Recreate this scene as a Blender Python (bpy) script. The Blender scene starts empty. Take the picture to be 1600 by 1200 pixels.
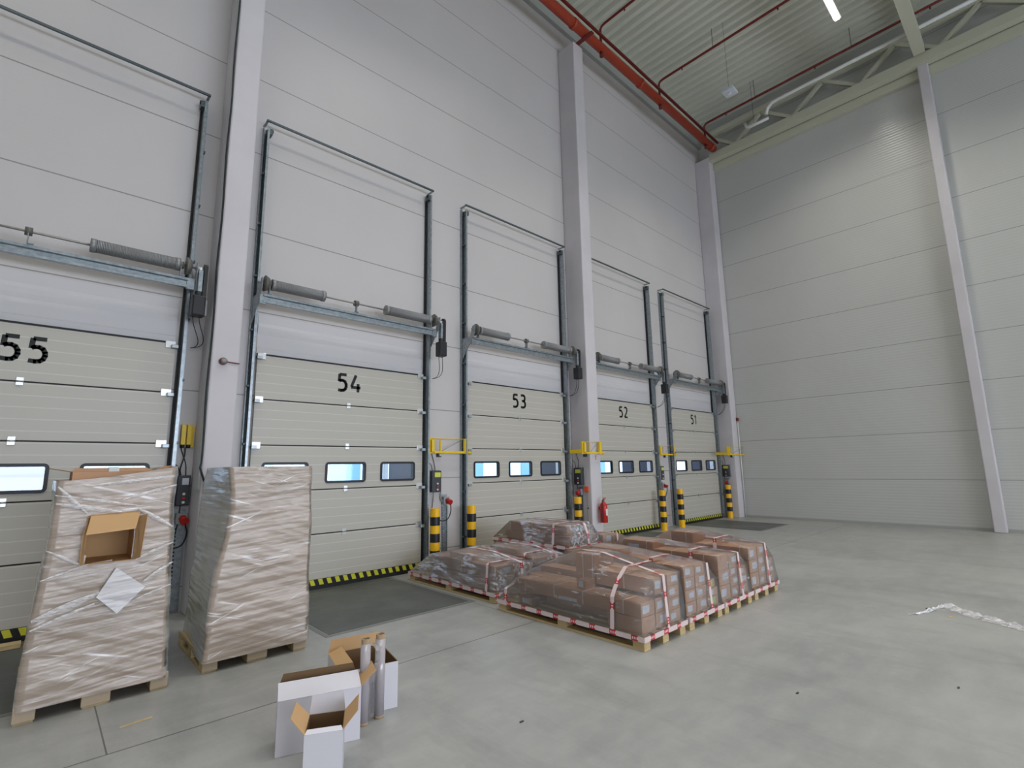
import bpy, bmesh, math, random
from mathutils import Vector, Matrix
random.seed(7)
SC = bpy.context.scene
COL = SC.collection
rnd = random.uniform

# ------------------------------------------------------------------ camera
YAW, PITCH, ROLL = 0.7515, 0.1641, -0.0164
fw = Vector((math.sin(YAW)*math.cos(PITCH), math.cos(YAW)*math.cos(PITCH), math.sin(PITCH)))
rt = Vector((math.cos(YAW), -math.sin(YAW), 0)); up = rt.cross(fw)
r2 = rt*math.cos(ROLL) + up*math.sin(ROLL); u2 = -rt*math.sin(ROLL) + up*math.cos(ROLL)
cd = bpy.data.cameras.new('camera'); cam = bpy.data.objects.new('camera', cd); COL.objects.link(cam)
M = Matrix((r2, u2, -fw)).transposed().to_4x4(); M.translation = Vector((0, -7.434, 1.646))
cam.matrix_world = M
cd.sensor_width = 36; cd.lens = 36*786.36/1600; cd.clip_end = 300; cd.clip_start = .05
SC.camera = cam

# ------------------------------------------------------------------ world, lights, exposure
SC.view_settings.view_transform = 'Standard'; SC.view_settings.look = 'None'
SC.view_settings.gamma = 1; SC.view_settings.use_curve_mapping = False
SC.view_settings.exposure = -0.93
w = bpy.data.worlds.new('sky'); SC.world = w; w.use_nodes = True
nt = w.node_tree; bg = nt.nodes['Background']
bg.inputs[0].default_value = (.74, .84, 1.0, 1); bg.inputs[1].default_value = 9

def area(name, loc, target, sx, sy, power, col=(1, 1, 1), spread=180):
    d = bpy.data.lights.new(name, 'AREA'); d.shape = 'RECTANGLE'; d.size = sx; d.size_y = sy
    d.energy = power; d.color = col; d.spread = math.radians(spread)
    o = bpy.data.objects.new(name, d); COL.objects.link(o); o.location = loc
    o.rotation_euler = (Vector(target)-Vector(loc)).to_track_quat('-Z', 'Y').to_euler()
    return o
HX0, HX1, HY0, HY1, HZ = -12.0, 16.38, -24.0, 0.0, 13.6
area('added_film_glare_light', (3.2, -4.2, 13.55), (3.2, -4.2, 0), 3.4, 1.8, 110, (.84, .90, 1.0), 92)  # two unseen overhead lights added to put glare on the film
area('added_film_glare_light', (1.0, -11, 13.55), (1.0, -11, 0), 3.4, 1.8, 110, (.84, .90, 1.0), 92)
area('daylight_gate', (6, -23.7, 3.0), (6, 0, 1.0), 17, 4.4, 460, (.92, .93, 1.0), 95)
area('daylight_high_band', (0, -23.7, 9.6), (4, 0, 3.0), 22, 2.6, 22, (1, .97, .92))
area('daylight_side_gate', (-11.7, -9, 3.2), (16, -9, 2.5), 12, 5.0, 170, (.92, .94, 1.0))

# ------------------------------------------------------------------ materials
def lin(c):
    c = c/255.0
    return c/12.92 if c <= .04045 else ((c+.055)/1.055)**2.4
def RGB(r, g, b): return (lin(r), lin(g), lin(b), 1)
MATS = {}
def mat(name, col, rough=.6, metal=0, **kw):
    m = bpy.data.materials.new(name); m.use_nodes = True
    b = m.node_tree.nodes['Principled BSDF']
    b.inputs['Base Color'].default_value = col; b.inputs['Roughness'].default_value = rough
    b.inputs['Metallic'].default_value = metal
    for k, v in kw.items(): b.inputs[k.replace('_', ' ')].default_value = v
    MATS[name] = m
    return m
def N(m, t, **kw):
    n = m.node_tree.nodes.new(t)
    for k, v in kw.items():
        if k.startswith('i_'): n.inputs[k[2:].replace('_', ' ')].default_value = v
        else: setattr(n, k, v)
    return n
def L(m, a, b): m.node_tree.links.new(a, b)
def BS(m): return m.node_tree.nodes['Principled BSDF']
def math_(m, op, a, b=None, c=None):
    n = N(m, 'ShaderNodeMath', operation=op)
    for i, v in enumerate((a, b, c)):
        if v is None: continue
        if isinstance(v, (int, float)): n.inputs[i].default_value = v
        else: L(m, v, n.inputs[i])
    return n.outputs[0]
def pos(m):
    g = N(m, 'ShaderNodeNewGeometry'); s = N(m, 'ShaderNodeSeparateXYZ'); L(m, g.outputs['Position'], s.inputs[0])
    return g.outputs['Position'], s.outputs
def noise(m, vec, scale, detail=4, rough=.55, stretch=None):
    if stretch:
        mp = N(m, 'ShaderNodeMapping'); mp.inputs['Scale'].default_value = stretch; L(m, vec, mp.inputs[0]); vec = mp.outputs[0]
    n = N(m, 'ShaderNodeTexNoise', i_Scale=scale, i_Detail=detail, i_Roughness=rough); L(m, vec, n.inputs['Vector'])
    return n.outputs['Fac']
def mixc(m, f, a, b):
    n = N(m, 'ShaderNodeMix', data_type='RGBA')
    if isinstance(f, (int, float)): n.inputs[0].default_value = f
    else: L(m, f, n.inputs[0])
    for i, v in ((6, a), (7, b)):
        if isinstance(v, tuple): n.inputs[i].default_value = v
        else: L(m, v, n.inputs[i])
    return n.outputs[2]
def ramp(m, f, p0, p1, c0=(0, 0, 0, 1), c1=(1, 1, 1, 1)):
    n = N(m, 'ShaderNodeValToRGB'); e = n.color_ramp.elements
    e[0].position = p0; e[1].position = p1; e[0].color = c0; e[1].color = c1
    L(m, f, n.inputs[0]); return n.outputs[0]
def bump(m, h, strength=.3, dist=.01):
    n = N(m, 'ShaderNodeBump', i_Strength=strength, i_Distance=dist); L(m, h, n.inputs['Height'])
    L(m, n.outputs[0], BS(m).inputs['Normal']); return n
def seam(m, c, off, period, width):
    """1 in a narrow band once per period along coordinate c"""
    f = math_(m, 'FRACT', math_(m, 'DIVIDE', math_(m, 'SUBTRACT', c, off - width/2), period))
    return math_(m, 'LESS_THAN', f, width/period)

def panel_mat(name, col, off, period, micro, mstr, rough, dark, stripe=None):
    m = mat(name, col, rough)
    v, s = pos(m)
    sm = seam(m, s[2], off, period, .016)
    n1 = noise(m, v, .35, 3)
    base = mixc(m, ramp(m, n1, .35, .7), col, tuple(x*.93 for x in col[:3])+(1,))
    L(m, mixc(m, sm, base, dark), BS(m).inputs['Base Color'])
    if micro:
        rb = math_(m, 'SINE', math_(m, 'MULTIPLY', s[2], 2*math.pi/micro))
        h = math_(m, 'SUBTRACT', math_(m, 'MULTIPLY', rb, mstr), math_(m, 'MULTIPLY', sm, 1.0))
    else: h = math_(m, 'MULTIPLY', sm, -1.0)
    bump(m, h, .5, .004)
    return m
panel_mat('dock_wall_panel', RGB(206, 202, 201), 5.066, 1.194, .05, .05, .42, RGB(150, 147, 144))
panel_mat('end_wall_panel', RGB(200, 201, 197), 1.17, 1.178, .075, .30, .25, RGB(150, 152, 149))

m = mat('door_panel', RGB(208, 206, 196), .4)
v, s = pos(m); rib = seam(m, s[2], .23, .125, .012)
L(m, mixc(m, rib, RGB(189, 185, 175), RGB(204, 200, 192)), BS(m).inputs['Base Color'])
st = noise(m, v, 30, 3)
bump(m, math_(m, 'ADD', math_(m, 'MULTIPLY', rib, 1.0), math_(m, 'MULTIPLY', st, .35)), .35, .003)

m = mat('lintel_sheet', RGB(214, 212, 214), .22)
v, s = pos(m)
bump(m, noise(m, v, 1.6, 2, .4, (.4, 1, 3)), .25, .02)

m = mat('concrete_floor', RGB(160, 161, 158), .42)
v, s = pos(m)
big = noise(m, v, .55, 5, .6); mid = noise(m, v, 2.2, 6, .65, (1, 2.2, 1)); fine = noise(m, v, 38, 4, .6)
swirl = noise(m, v, 1.1, 7, .7, (2.4, .7, 1))
c = mixc(m, ramp(m, big, .3, .72), RGB(142, 144, 143), RGB(170, 170, 167))
c = mixc(m, math_(m, 'MULTIPLY', ramp(m, mid, .42, .72), .45), c, RGB(184, 184, 180))
c = mixc(m, math_(m, 'MULTIPLY', ramp(m, swirl, .50, .72), .5), c, RGB(128, 129, 127))
c = mixc(m, math_(m, 'MULTIPLY', fine, .10), c, RGB(110, 110, 108))
jx = math_(m, 'LESS_THAN', math_(m, 'ABSOLUTE', math_(m, 'SUBTRACT', s[1], -3.35)), .007)
band = math_(m, 'MULTIPLY', math_(m, 'GREATER_THAN', s[1], -3.35), math_(m, 'LESS_THAN', s[1], -2.25))
per = seam(m, s[0], .47, 3.65, .009)
j = math_(m, 'MAXIMUM', jx, math_(m, 'MULTIPLY', per, band))
c = mixc(m, math_(m, 'MULTIPLY', j, .8), c, RGB(70, 68, 66))
L(m, c, BS(m).inputs['Base Color'])
L(m, math_(m, 'MULTIPLY_ADD', big, .25, .24), BS(m).inputs['Roughness'])
bump(m, math_(m, 'SUBTRACT', math_(m, 'MULTIPLY', fine, .15), j), .25, .004)

m = mat('concrete_column_paint', RGB(208, 207, 212), .6); v, s = pos(m)
L(m, mixc(m, ramp(m, noise(m, v, 1.3, 4), .3, .75), RGB(212, 208, 212), RGB(202, 198, 201)), BS(m).inputs['Base Color'])
bump(m, noise(m, v, 40, 3), .08, .003)
mat('deck_sheet', RGB(216, 217, 203), .5)
mat('cream_steel', RGB(198, 198, 178), .5)
mat('gutter_steel', RGB(165, 168, 163), .5)
m = mat('galvanised', RGB(150, 158, 164), .38, .75); v, s = pos(m)
L(m, mixc(m, ramp(m, noise(m, v, 22, 3), .35, .7), RGB(142, 152, 158), RGB(172, 180, 184)), BS(m).inputs['Base Color'])
mat('galvanised_dark', RGB(92, 102, 106), .42, .6)
mat('zinc_bright', RGB(200, 200, 196), .3, .8)
m = mat('spring_steel', RGB(160, 161, 162), .42, .5); v, s = pos(m)
bump(m, math_(m, 'SINE', math_(m, 'MULTIPLY', s[0], 2*math.pi/.014)), .8, .004)
mat('shaft_steel', RGB(150, 146, 142), .4, .6)
mat('cast_iron', RGB(112, 110, 104), .55, .4)
mat('spring_cap', RGB(150, 151, 152), .45, .5)
mat('black_plastic', RGB(30, 30, 34), .45)
mat('black_rubber', RGB(17, 18, 20), .6)
mat('dark_grey_plastic', RGB(58, 62, 68), .45)
mat('grey_plastic', RGB(150, 152, 152), .45)
mat('grey_duct', RGB(186, 192, 192), .5)
mat('white_plastic', RGB(222, 222, 220), .4)
mat('red_paint', RGB(190, 32, 28), .35)
mat('sprinkler_red', RGB(168, 62, 38), .42)
mat('sprinkler_dark_red', RGB(112, 26, 22), .45)
mat('orange_plastic', RGB(236, 92, 44), .4)
mat('yellow_paint', RGB(236, 200, 34), .4)
mat('bollard_yellow', RGB(247, 190, 22), .38)
mat('bollard_black', RGB(26, 26, 30), .45)
mat('hazard_yellow', RGB(206, 204, 52), .5)
mat('number_black', RGB(16, 22, 24), .6)
mat('blue_plastic', RGB(50, 70, 190), .4)
mat('yellow_label', RGB(214, 214, 90), .5)
mat('green_sticker', RGB(176, 224, 110), .5)
m = mat('leveller_steel', RGB(82, 85, 82), .5, .25); v, s = pos(m)
c = mixc(m, ramp(m, noise(m, v, 1.4, 6, .65), .3, .75), RGB(78, 81, 79), RGB(108, 111, 107))
L(m, mixc(m, math_(m, 'MULTIPLY', ramp(m, noise(m, v, 4, 6, .7, (1, 4, 1)), .55, .75), .3), c, RGB(128, 130, 126)), BS(m).inputs['Base Color'])
mat('frame_steel', RGB(128, 130, 127), .5, .2)
m = mat('pallet_wood', RGB(205, 184, 140), .7); v, s = pos(m)
L(m, mixc(m, ramp(m, noise(m, v, 9, 5, .6, (1, .12, 6)), .3, .75), RGB(214, 192, 146), RGB(178, 152, 104)), BS(m).inputs['Base Color'])
m = mat('carton', RGB(196, 156, 122), .7); v, s = pos(m)
L(m, mixc(m, ramp(m, noise(m, v, 3, 4), .3, .7), RGB(196, 154, 120), RGB(180, 140, 108)), BS(m).inputs['Base Color'])
m = mat('kraft_inner', RGB(196, 158, 112), .75)
mat('foot_kraft', RGB(178, 160, 136), .6)
mat('kraft_dark', RGB(112, 86, 58), .8)
mat('white_board', RGB(214, 212, 220), .55)
mat('paper_label', RGB(205, 212, 222), .5)
mat('strap_white', RGB(232, 222, 218), .4)
mat('tape_white', RGB(226, 206, 206), .35)
mat('tape_red', RGB(196, 42, 58), .35)
mat('cardboard_tube', RGB(176, 152, 124), .7)
m = mat('film_roll', RGB(170, 164, 168), .18); BS(m).inputs['Coat Weight'].default_value = .6
m = mat('window_rubber', RGB(18, 22, 28), .45)
mat('exterior_white', RGB(235, 238, 242), .6)
mat('exterior_teal', RGB(120, 168, 186), .5)
mat('exterior_ground', RGB(170, 172, 175), .9)
mat('exterior_dark', RGB(34, 38, 58), .6)
m = mat('glass', (1, 1, 1, 1), .02)
nt = m.node_tree; out = nt.nodes['Material Output']
tr = N(m, 'ShaderNodeBsdfTransparent', i_Color=(.82, .88, .93, 1)); gl = N(m, 'ShaderNodeBsdfGlossy', i_Roughness=.03)
mx = N(m, 'ShaderNodeMixShader', i_Fac=.08); L(m, tr.outputs[0], mx.inputs[1]); L(m, gl.outputs[0], mx.inputs[2]); L(m, mx.outputs[0], out.inputs[0])
m = mat('led_diffuser', (1, 1, 1, 1), .5)
BS(m).inputs['Emission Color'].default_value = (1, .98, .92, 1); BS(m).inputs['Emission Strength'].default_value = 14

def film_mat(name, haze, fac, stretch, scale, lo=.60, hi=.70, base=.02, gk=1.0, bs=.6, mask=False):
    """clear stretch film: mostly transparent, glossy wrinkles, a little milky where it gathers, more so for painted glare"""
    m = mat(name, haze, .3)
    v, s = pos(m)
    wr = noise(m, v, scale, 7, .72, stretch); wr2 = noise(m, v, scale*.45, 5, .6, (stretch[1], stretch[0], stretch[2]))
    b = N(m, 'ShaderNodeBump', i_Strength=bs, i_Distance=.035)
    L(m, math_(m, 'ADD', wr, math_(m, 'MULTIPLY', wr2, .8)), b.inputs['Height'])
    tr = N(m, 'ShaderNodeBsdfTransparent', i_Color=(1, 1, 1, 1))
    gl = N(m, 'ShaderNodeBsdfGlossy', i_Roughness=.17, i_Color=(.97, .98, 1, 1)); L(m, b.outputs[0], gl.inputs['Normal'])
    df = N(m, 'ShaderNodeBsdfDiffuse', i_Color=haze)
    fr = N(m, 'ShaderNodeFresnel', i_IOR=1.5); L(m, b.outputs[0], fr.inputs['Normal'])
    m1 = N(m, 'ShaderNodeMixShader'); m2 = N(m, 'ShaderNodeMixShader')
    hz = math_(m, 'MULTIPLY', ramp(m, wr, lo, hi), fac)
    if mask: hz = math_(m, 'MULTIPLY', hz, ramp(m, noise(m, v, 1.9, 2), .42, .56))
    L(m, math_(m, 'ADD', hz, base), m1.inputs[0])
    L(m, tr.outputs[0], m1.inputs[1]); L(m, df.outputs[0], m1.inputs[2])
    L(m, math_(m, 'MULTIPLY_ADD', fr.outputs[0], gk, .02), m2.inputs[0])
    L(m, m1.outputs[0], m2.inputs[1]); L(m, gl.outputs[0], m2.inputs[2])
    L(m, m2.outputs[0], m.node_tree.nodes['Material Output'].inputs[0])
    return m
film_mat('stretch_film', RGB(228, 230, 236), .55, (1.5, .7, 4.0), 6, .57, .68, .075)
film_mat('stretch_film_painted_glare', RGB(236, 240, 255), .85, (2.4, .5, 3.0), 8, .47, .62, .05, 1.6, .9, True)  # bluish-white glare painted into the film colour as masked milky streaks
film_mat('stretch_film_fold', RGB(238, 236, 238), .7, (2, 1, 9), 9, .3, .6, .12, .5, .5)
film_mat('stretch_film_clear', RGB(214, 220, 226), .30, (1, 1, 3), 5)

def rotmap(m, vec, ang, scale, det=4):
    mp = N(m, 'ShaderNodeMapping'); mp.inputs['Rotation'].default_value = (0, math.radians(ang), 0); L(m, vec, mp.inputs[0])
    return noise(m, mp.outputs[0], 1.0, det, .55, scale)
def wrapmat(name, a, b_, c_, bs=.3, white=.95):
    m = mat(name, a, .36, Coat_Weight=1.0, Coat_Roughness=.12)
    v, s = pos(m)
    n1 = rotmap(m, v, 3, (1.0, 1.0, 34)); n2 = rotmap(m, v, -17, (1.3, 1.3, 30)); n3 = rotmap(m, v, 24, (1.2, 1.2, 26)); big = noise(m, v, 1.5, 3); msk = noise(m, v, 2.6, 2)
    c = mixc(m, ramp(m, big, .35, .68), a, b_)
    c = mixc(m, math_(m, 'MULTIPLY', ramp(m, n1, .40, .62), .5), c, c_)
    st = math_(m, 'MAXIMUM', math_(m, 'MULTIPLY', ramp(m, n1, .63, .69), ramp(m, noise(m, v, 5, 2), .45, .6)), math_(m, 'MULTIPLY', math_(m, 'MAXIMUM', ramp(m, n2, .62, .68), ramp(m, n3, .62, .68)), ramp(m, msk, .47, .58)))
    c = mixc(m, math_(m, 'MULTIPLY', st, white), c, RGB(240, 238, 240))  # thin white glints painted into the base colour
    L(m, c, BS(m).inputs['Base Color'])
    w1 = rotmap(m, v, 5, (1.2, 1.2, 14), 1.5); w2 = rotmap(m, v, -20, (1.6, 1.6, 11), 1.5)
    h = math_(m, 'ADD', w1, math_(m, 'MULTIPLY', w2, .8))
    bn = N(m, 'ShaderNodeBump', i_Strength=bs, i_Distance=.05); L(m, h, bn.inputs['Height'])
    L(m, bn.outputs[0], BS(m).inputs['Normal'])
    b2 = N(m, 'ShaderNodeBump', i_Strength=min(1, bs*1.8), i_Distance=.05); L(m, math_(m, 'ADD', h, math_(m, 'MULTIPLY', n1, .4)), b2.inputs['Height']); L(m, b2.outputs[0], BS(m).inputs['Coat Normal'])
    return m
wrapmat('wrapped_kraft', RGB(172, 155, 140), RGB(158, 142, 126), RGB(192, 178, 169))
wrapmat('wrapped_milky', RGB(178, 182, 184), RGB(168, 160, 138), RGB(204, 210, 220), .25, .5)
wrapmat('foam_white', RGB(206, 202, 204), RGB(196, 192, 194), RGB(222, 220, 222))

# ------------------------------------------------------------------ mesh helpers
class MB:
    def __init__(s): s.b = bmesh.new(); s.m = []
    def mi(s, mt):
        if mt not in s.m: s.m.append(mt)
        return s.m.index(mt)
    def face(s, vs, mt):
        try: f = s.b.faces.new(vs)
        except ValueError: return None
        f.material_index = s.mi(mt); return f
    def quad(s, pts, mt): return s.face([s.b.verts.new(p) for p in pts], mt)
    def box(s, x0, x1, y0, y1, z0, z1, mt, bev=0):
        x0, x1 = min(x0, x1), max(x0, x1); y0, y1 = min(y0, y1), max(y0, y1); z0, z1 = min(z0, z1), max(z0, z1)
        v = [s.b.verts.new(p) for p in ((x0,y0,z0),(x1,y0,z0),(x1,y1,z0),(x0,y1,z0),(x0,y0,z1),(x1,y0,z1),(x1,y1,z1),(x0,y1,z1))]
        fs = [s.face([v[i] for i in q], mt) for q in ((0,3,2,1),(4,5,6,7),(0,1,5,4),(1,2,6,5),(2,3,7,6),(3,0,4,7))]
        if bev:
            es = list({e for f in fs for e in f.edges})
            r = bmesh.ops.bevel(s.b, geom=es, offset=bev, segments=2, affect='EDGES', profile=.5)
            for f in r['faces']: f.material_index = s.mi(mt)
        return s
    def hexa(s, P, mt):
        """8 corner points: bottom loop 4, top loop 4"""
        v = [s.b.verts.new(p) for p in P]
        for q in ((0,3,2,1),(4,5,6,7),(0,1,5,4),(1,2,6,5),(2,3,7,6),(3,0,4,7)): s.face([v[i] for i in q], mt)
        return s
    def tube(s, pts, r, mt, n=10, caps=True):
        pts = [Vector(p) for p in pts]; rs = r if isinstance(r, (list, tuple)) else [r]*len(pts)
        rings = []; up_ = None
        for i, p in enumerate(pts):
            t = (pts[min(i+1, len(pts)-1)] - pts[max(i-1, 0)]).normalized()
            if up_ is None: up_ = Vector((0, 0, 1)) if abs(t.z) < .9 else Vector((1, 0, 0))
            a = t.cross(up_).normalized(); b_ = a.cross(t).normalized(); up_ = b_
            rings.append([s.b.verts.new(p + (a*math.cos(k*2*math.pi/n) + b_*math.sin(k*2*math.pi/n))*rs[i]) for k in range(n)])
        for A, B in zip(rings, rings[1:]):
            for k in range(n):
                f = s.face([A[k], A[(k+1) % n], B[(k+1) % n], B[k]], mt)
                if f: f.smooth = True
        if caps: s.face(rings[0][::-1], mt); s.face(rings[-1], mt)
        return s
    def prism(s, poly, axis, a0, a1, mt):
        def P(p, a):
            return {'x': (a, p[0], p[1]), 'y': (p[0], a, p[1]), 'z': (p[0], p[1], a)}[axis]
        A = [s.b.verts.new(P(p, a0)) for p in poly]; B = [s.b.verts.new(P(p, a1)) for p in poly]
        s.face(A[::-1], mt); s.face(B, mt); n = len(poly)
        for k in range(n): s.face([A[k], A[(k+1) % n], B[(k+1) % n], B[k]], mt)
        return s
    def build(s, name, parent=None, smooth=False):
        bmesh.ops.recalc_face_normals(s.b, faces=s.b.faces)
        me = bpy.data.meshes.new(name)
        if parent is not None:
            s.b.transform(Matrix.Translation(-OFF[parent.name]))
        s.b.to_mesh(me); s.b.free()
        for mt in s.m: me.materials.append(MATS[mt])
        if smooth:
            for p in me.polygons: p.use_smooth = True
        o = bpy.data.objects.new(name, me); COL.objects.link(o)
        if parent is not None: o.parent = parent; OFF[o.name] = OFF[parent.name]
        else: OFF[o.name] = Vector((0, 0, 0))
        return o
OFF = {}
def thing(name, label, cat, loc, group=None, kind=None):
    o = bpy.data.objects.new(name, None); COL.objects.link(o); o.location = loc; o.empty_display_size = .1
    OFF[o.name] = Vector(loc)
    if label: o['label'] = label
    if cat: o['category'] = cat
    if group: o['group'] = group
    if kind: o['kind'] = kind
    return o
def tag(o, label, cat, group=None, kind=None, origin=None):
    o['label'] = label; o['category'] = cat
    if group: o['group'] = group
    if kind: o['kind'] = kind
    if origin:
        o.data.transform(Matrix.Translation(-Vector(origin))); o.location = origin; OFF[o.name] = Vector(origin)
    return o
def struct(o, label=None, cat=None): 
    o['kind'] = 'structure'
    if label: o['label'] = label
    if cat: o['category'] = cat
    return o
def one(name, parent, mt, *a, bev=0): return MB().box(*a, mt, bev).build(name, parent)

# ------------------------------------------------------------------ setting
DN = {51: 'the last door beside the corner column', 52: 'the door next to the extinguisher column', 53: 'the door behind the two-storey stack', 54: 'the door with the full plate before it', 55: 'the first door behind the torn load'}
CX = {55: -0.23, 54: 3.415, 53: 7.075, 52: 10.72, 51: 14.33}
b = MB(); b.box(HX0-.2, HX1+.2, HY0-.2, .16, -.3, 0, 'concrete_floor')
struct(b.build('floor'), 'grey mottled concrete slab with saw-cut joints', 'floor')
b = MB()   # dock wall: sandwich panels pierced by the five dock openings
xs = [HX0-.2]
for k in (55, 54, 53, 52, 51): xs += [CX[k]-1.28, CX[k]+1.28]
xs.append(HX1+.2)
for i in range(0, len(xs), 2): b.box(xs[i], xs[i+1], 0, .14, 0, 3.2, 'dock_wall_panel')
b.box(HX0-.2, HX1+.2, 0, .14, 3.2, HZ, 'dock_wall_panel')
struct(b.build('wall_dock'), 'pale grey panel wall pierced by the numbered dock doors', 'wall')
b = MB(); b.box(HX1, HX1+.16, HY0-.2, -.001, 0, HZ, 'end_wall_panel')
struct(b.build('wall_end'), 'ribbed pale panel wall closing the hall, without doors', 'wall')
b = MB()
b.box(HX0, HX1, HY0-.2, HY0, 0, .6, 'end_wall_panel'); b.box(HX0, HX1, HY0-.2, HY0, 5.4, HZ, 'end_wall_panel')
b.box(HX0, -4, HY0-.2, HY0, .6, 5.4, 'end_wall_panel'); b.box(15, HX1, HY0-.2, HY0, .6, 5.4, 'end_wall_panel')
struct(b.build('wall_rear'), 'panel wall opposite the dock doors', 'wall')
b = MB(); b.box(HX0-.2, HX0, HY0-.2, -.001, 0, HZ, 'end_wall_panel')
struct(b.build('wall_side'), 'panel wall at the far side of the hall from the plain end wall', 'wall')
b = MB(); prof = []; x = HX0-.2; p = .28          # trapezoidal roof deck, ribs running away from the dock wall
while x < HX1+.2:
    prof += [(x, HZ), (x+.11, HZ), (x+.15, HZ+.12), (x+.24, HZ+.12)]; x += p
A = [b.b.verts.new((q[0], HY0-.2, q[1])) for q in prof]; B = [b.b.verts.new((q[0], .14, q[1])) for q in prof]
A2 = [b.b.verts.new((q[0], HY0-.2, HZ+.16)) for q in prof]; B2 = [b.b.verts.new((q[0], .14, HZ+.16)) for q in prof]
for i in range(len(prof)-1):
    b.face([A[i], A[i+1], B[i+1], B[i]], 'deck_sheet'); b.face([A2[i], A2[i+1], B2[i+1], B2[i]], 'deck_sheet')
struct(b.build('ceiling'), 'grey corrugated steel roof deck', 'ceiling')
b = MB(); b.box(HX0, HX1, -.10, 0, 12.86, 13.42, 'gutter_steel'); b.box(HX0, HX1, -.2, 0, 13.44, 13.598, 'cream_steel')
struct(b.build('trim_1'), 'grey eaves beam with a cream angle above the dock wall', 'eaves beam')
b = MB(); b.box(HX1-.02, HX1-.001, HY0, 0, 0, .07, 'gutter_steel')
struct(b.build('baseboard_end'), 'thin grey base strip along the plain end wall', 'baseboard')

for i, (x, y) in enumerate(((3.2, -4.2), (1.0, -11.0))):  # frames added around the unseen overhead glare lights
    b = MB(); rr = ((x-1.8, x+1.8, y-1.0, y-.92), (x-1.8, x+1.8, y+.92, y+1.0), (x-1.8, x-1.72, y-.92, y+.92), (x+1.72, x+1.8, y-.92, y+.92))
    for q in rr: b.box(q[0], q[1], q[2], q[3], 13.45, 13.6, 'white_plastic')
    struct(b.build('window_%d' % (i+1)), 'added frame around an unseen glare light above the dock side', 'added light frame')
def column(x0, x1, y0, y1, z, label):
    m_ = MB(); m_.box(x0, x1, y0, y1, 0, z, 'concrete_column_paint', .02)
    o = m_.build('column'); tag(o, label, 'column', kind='structure', origin=((x0+x1)/2, (y0+y1)/2, 0))
column(1.42, 1.74, -.52, -.002, 12.15, 'white square column between dock doors 55 and 54')
column(8.742, 9.108, -.52, -.002, 12.15, 'white square column between dock doors 53 and 52')
column(15.96, 16.35, -.52, -.002, 12.15, 'white square column in the corner beside dock door 51')
column(HX1-.30, HX1-.002, -6.43, -6.21, 12.15, 'slim white column standing against the plain end wall')

# outside seen through the door windows
b = MB(); b.box(HX0-20, HX1+60, .3, 60, -1.4, -1.2, 'exterior_ground')
struct(b.build('ground'), 'pale loading yard outside the dock doors', 'yard')
t = thing('warehouse', 'white building across the yard seen through the door windows', 'building', (24, 30, -1.2))
one('wall', t, 'exterior_white', -10, 70, 30, 36, -1.2, 9)
for x0, x1 in ((-6, -3), (3, 6), (9.5, 12), (16, 18.5), (22, 25), (29, 31), (36, 40), (47, 50)): one('gate', t, 'exterior_teal', x0, x1, 29.9, 29.999, -1.2, 3.2)
for x0 in (1.2, 8, 14, 20.5, 27, 34, 43): one('downpipe', t, 'grey_plastic', x0, x0+.3, 29.7, 29.9, -1.2, 6)
for x0 in (4, 17, 33): one('low_wall', t, 'exterior_ground', x0, x0+7, 26, 26.3, -1.2, .6)
one('plinth', t, 'exterior_dark', -10, 70, 29.92, 29.998, 6.2, 7.0)
t = thing('trailer', 'white box trailer parked outside dock door 55', 'trailer', (-.9, 3, -1.2))
one('body', t, 'exterior_white', -2.2, .35, 1.6, 9, -.2, 3.2); one('rail', t, 'grey_plastic', -2.2, .36, 1.56, 1.599, 1.62, 1.66)
one('chassis', t, 'exterior_dark', -2.0, .1, 1.9, 8.8, -.9, -.2)
for wx in (-2.1, .0):
    MB().tube([(wx, 7, -.75), (wx+.3, 7, -.75)], .45, 'black_rubber', 20).build('wheel', t)

# ------------------------------------------------------------------ doors
STROKES = {'1': [[(.18, .82), (.5, 1.0)], [(.5, 1.0), (.5, 0)]],
 '5': [[(.86, .96), (.2, .96)], [(.2, .98), (.16, .55)], [(.16, .56), (.32, .62), (.52, .62), (.72, .56), (.84, .42), (.86, .28), (.78, .13), (.62, .05), (.4, .03), (.08, .05)]],
 '4': [[(.5, 1.0), (.08, .3)], [(.04, .27), (.98, .27)], [(.74, .5), (.74, 0)]],
 '3': [[(.1, .95), (.42, .97), (.66, .95), (.78, .85), (.78, .68), (.68, .57), (.5, .53), (.28, .53)], [(.5, .53), (.72, .48), (.84, .36), (.84, .2), (.72, .08), (.5, .03), (.08, .05)]],
 '2': [[(.1, .93), (.4, .97), (.64, .95), (.78, .84), (.78, .68), (.66, .5), (.12, .04)], [(.1, .04), (.9, .04)]]}
def strokes(m_, s_, x0, x1, z0, z1, y, wd, mt):
    for pl in STROKES[s_]:
        P = [Vector((x0+(x1-x0)*p[0], 0, z0+(z1-z0)*p[1])) for p in pl]
        for i in range(len(P)-1):
            d = (P[i+1]-P[i]).normalized(); n = Vector((-d.z, 0, d.x))*wd/2; e = d*wd*.28
            a, c_ = P[i]-(e if i else d*0), P[i+1]+(e if i < len(P)-2 else d*0)
            q = [a-n, c_-n, c_+n, a+n]
            m_.prism([(k.x, k.z) for k in q], 'y', y-.0015, y, mt)
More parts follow.
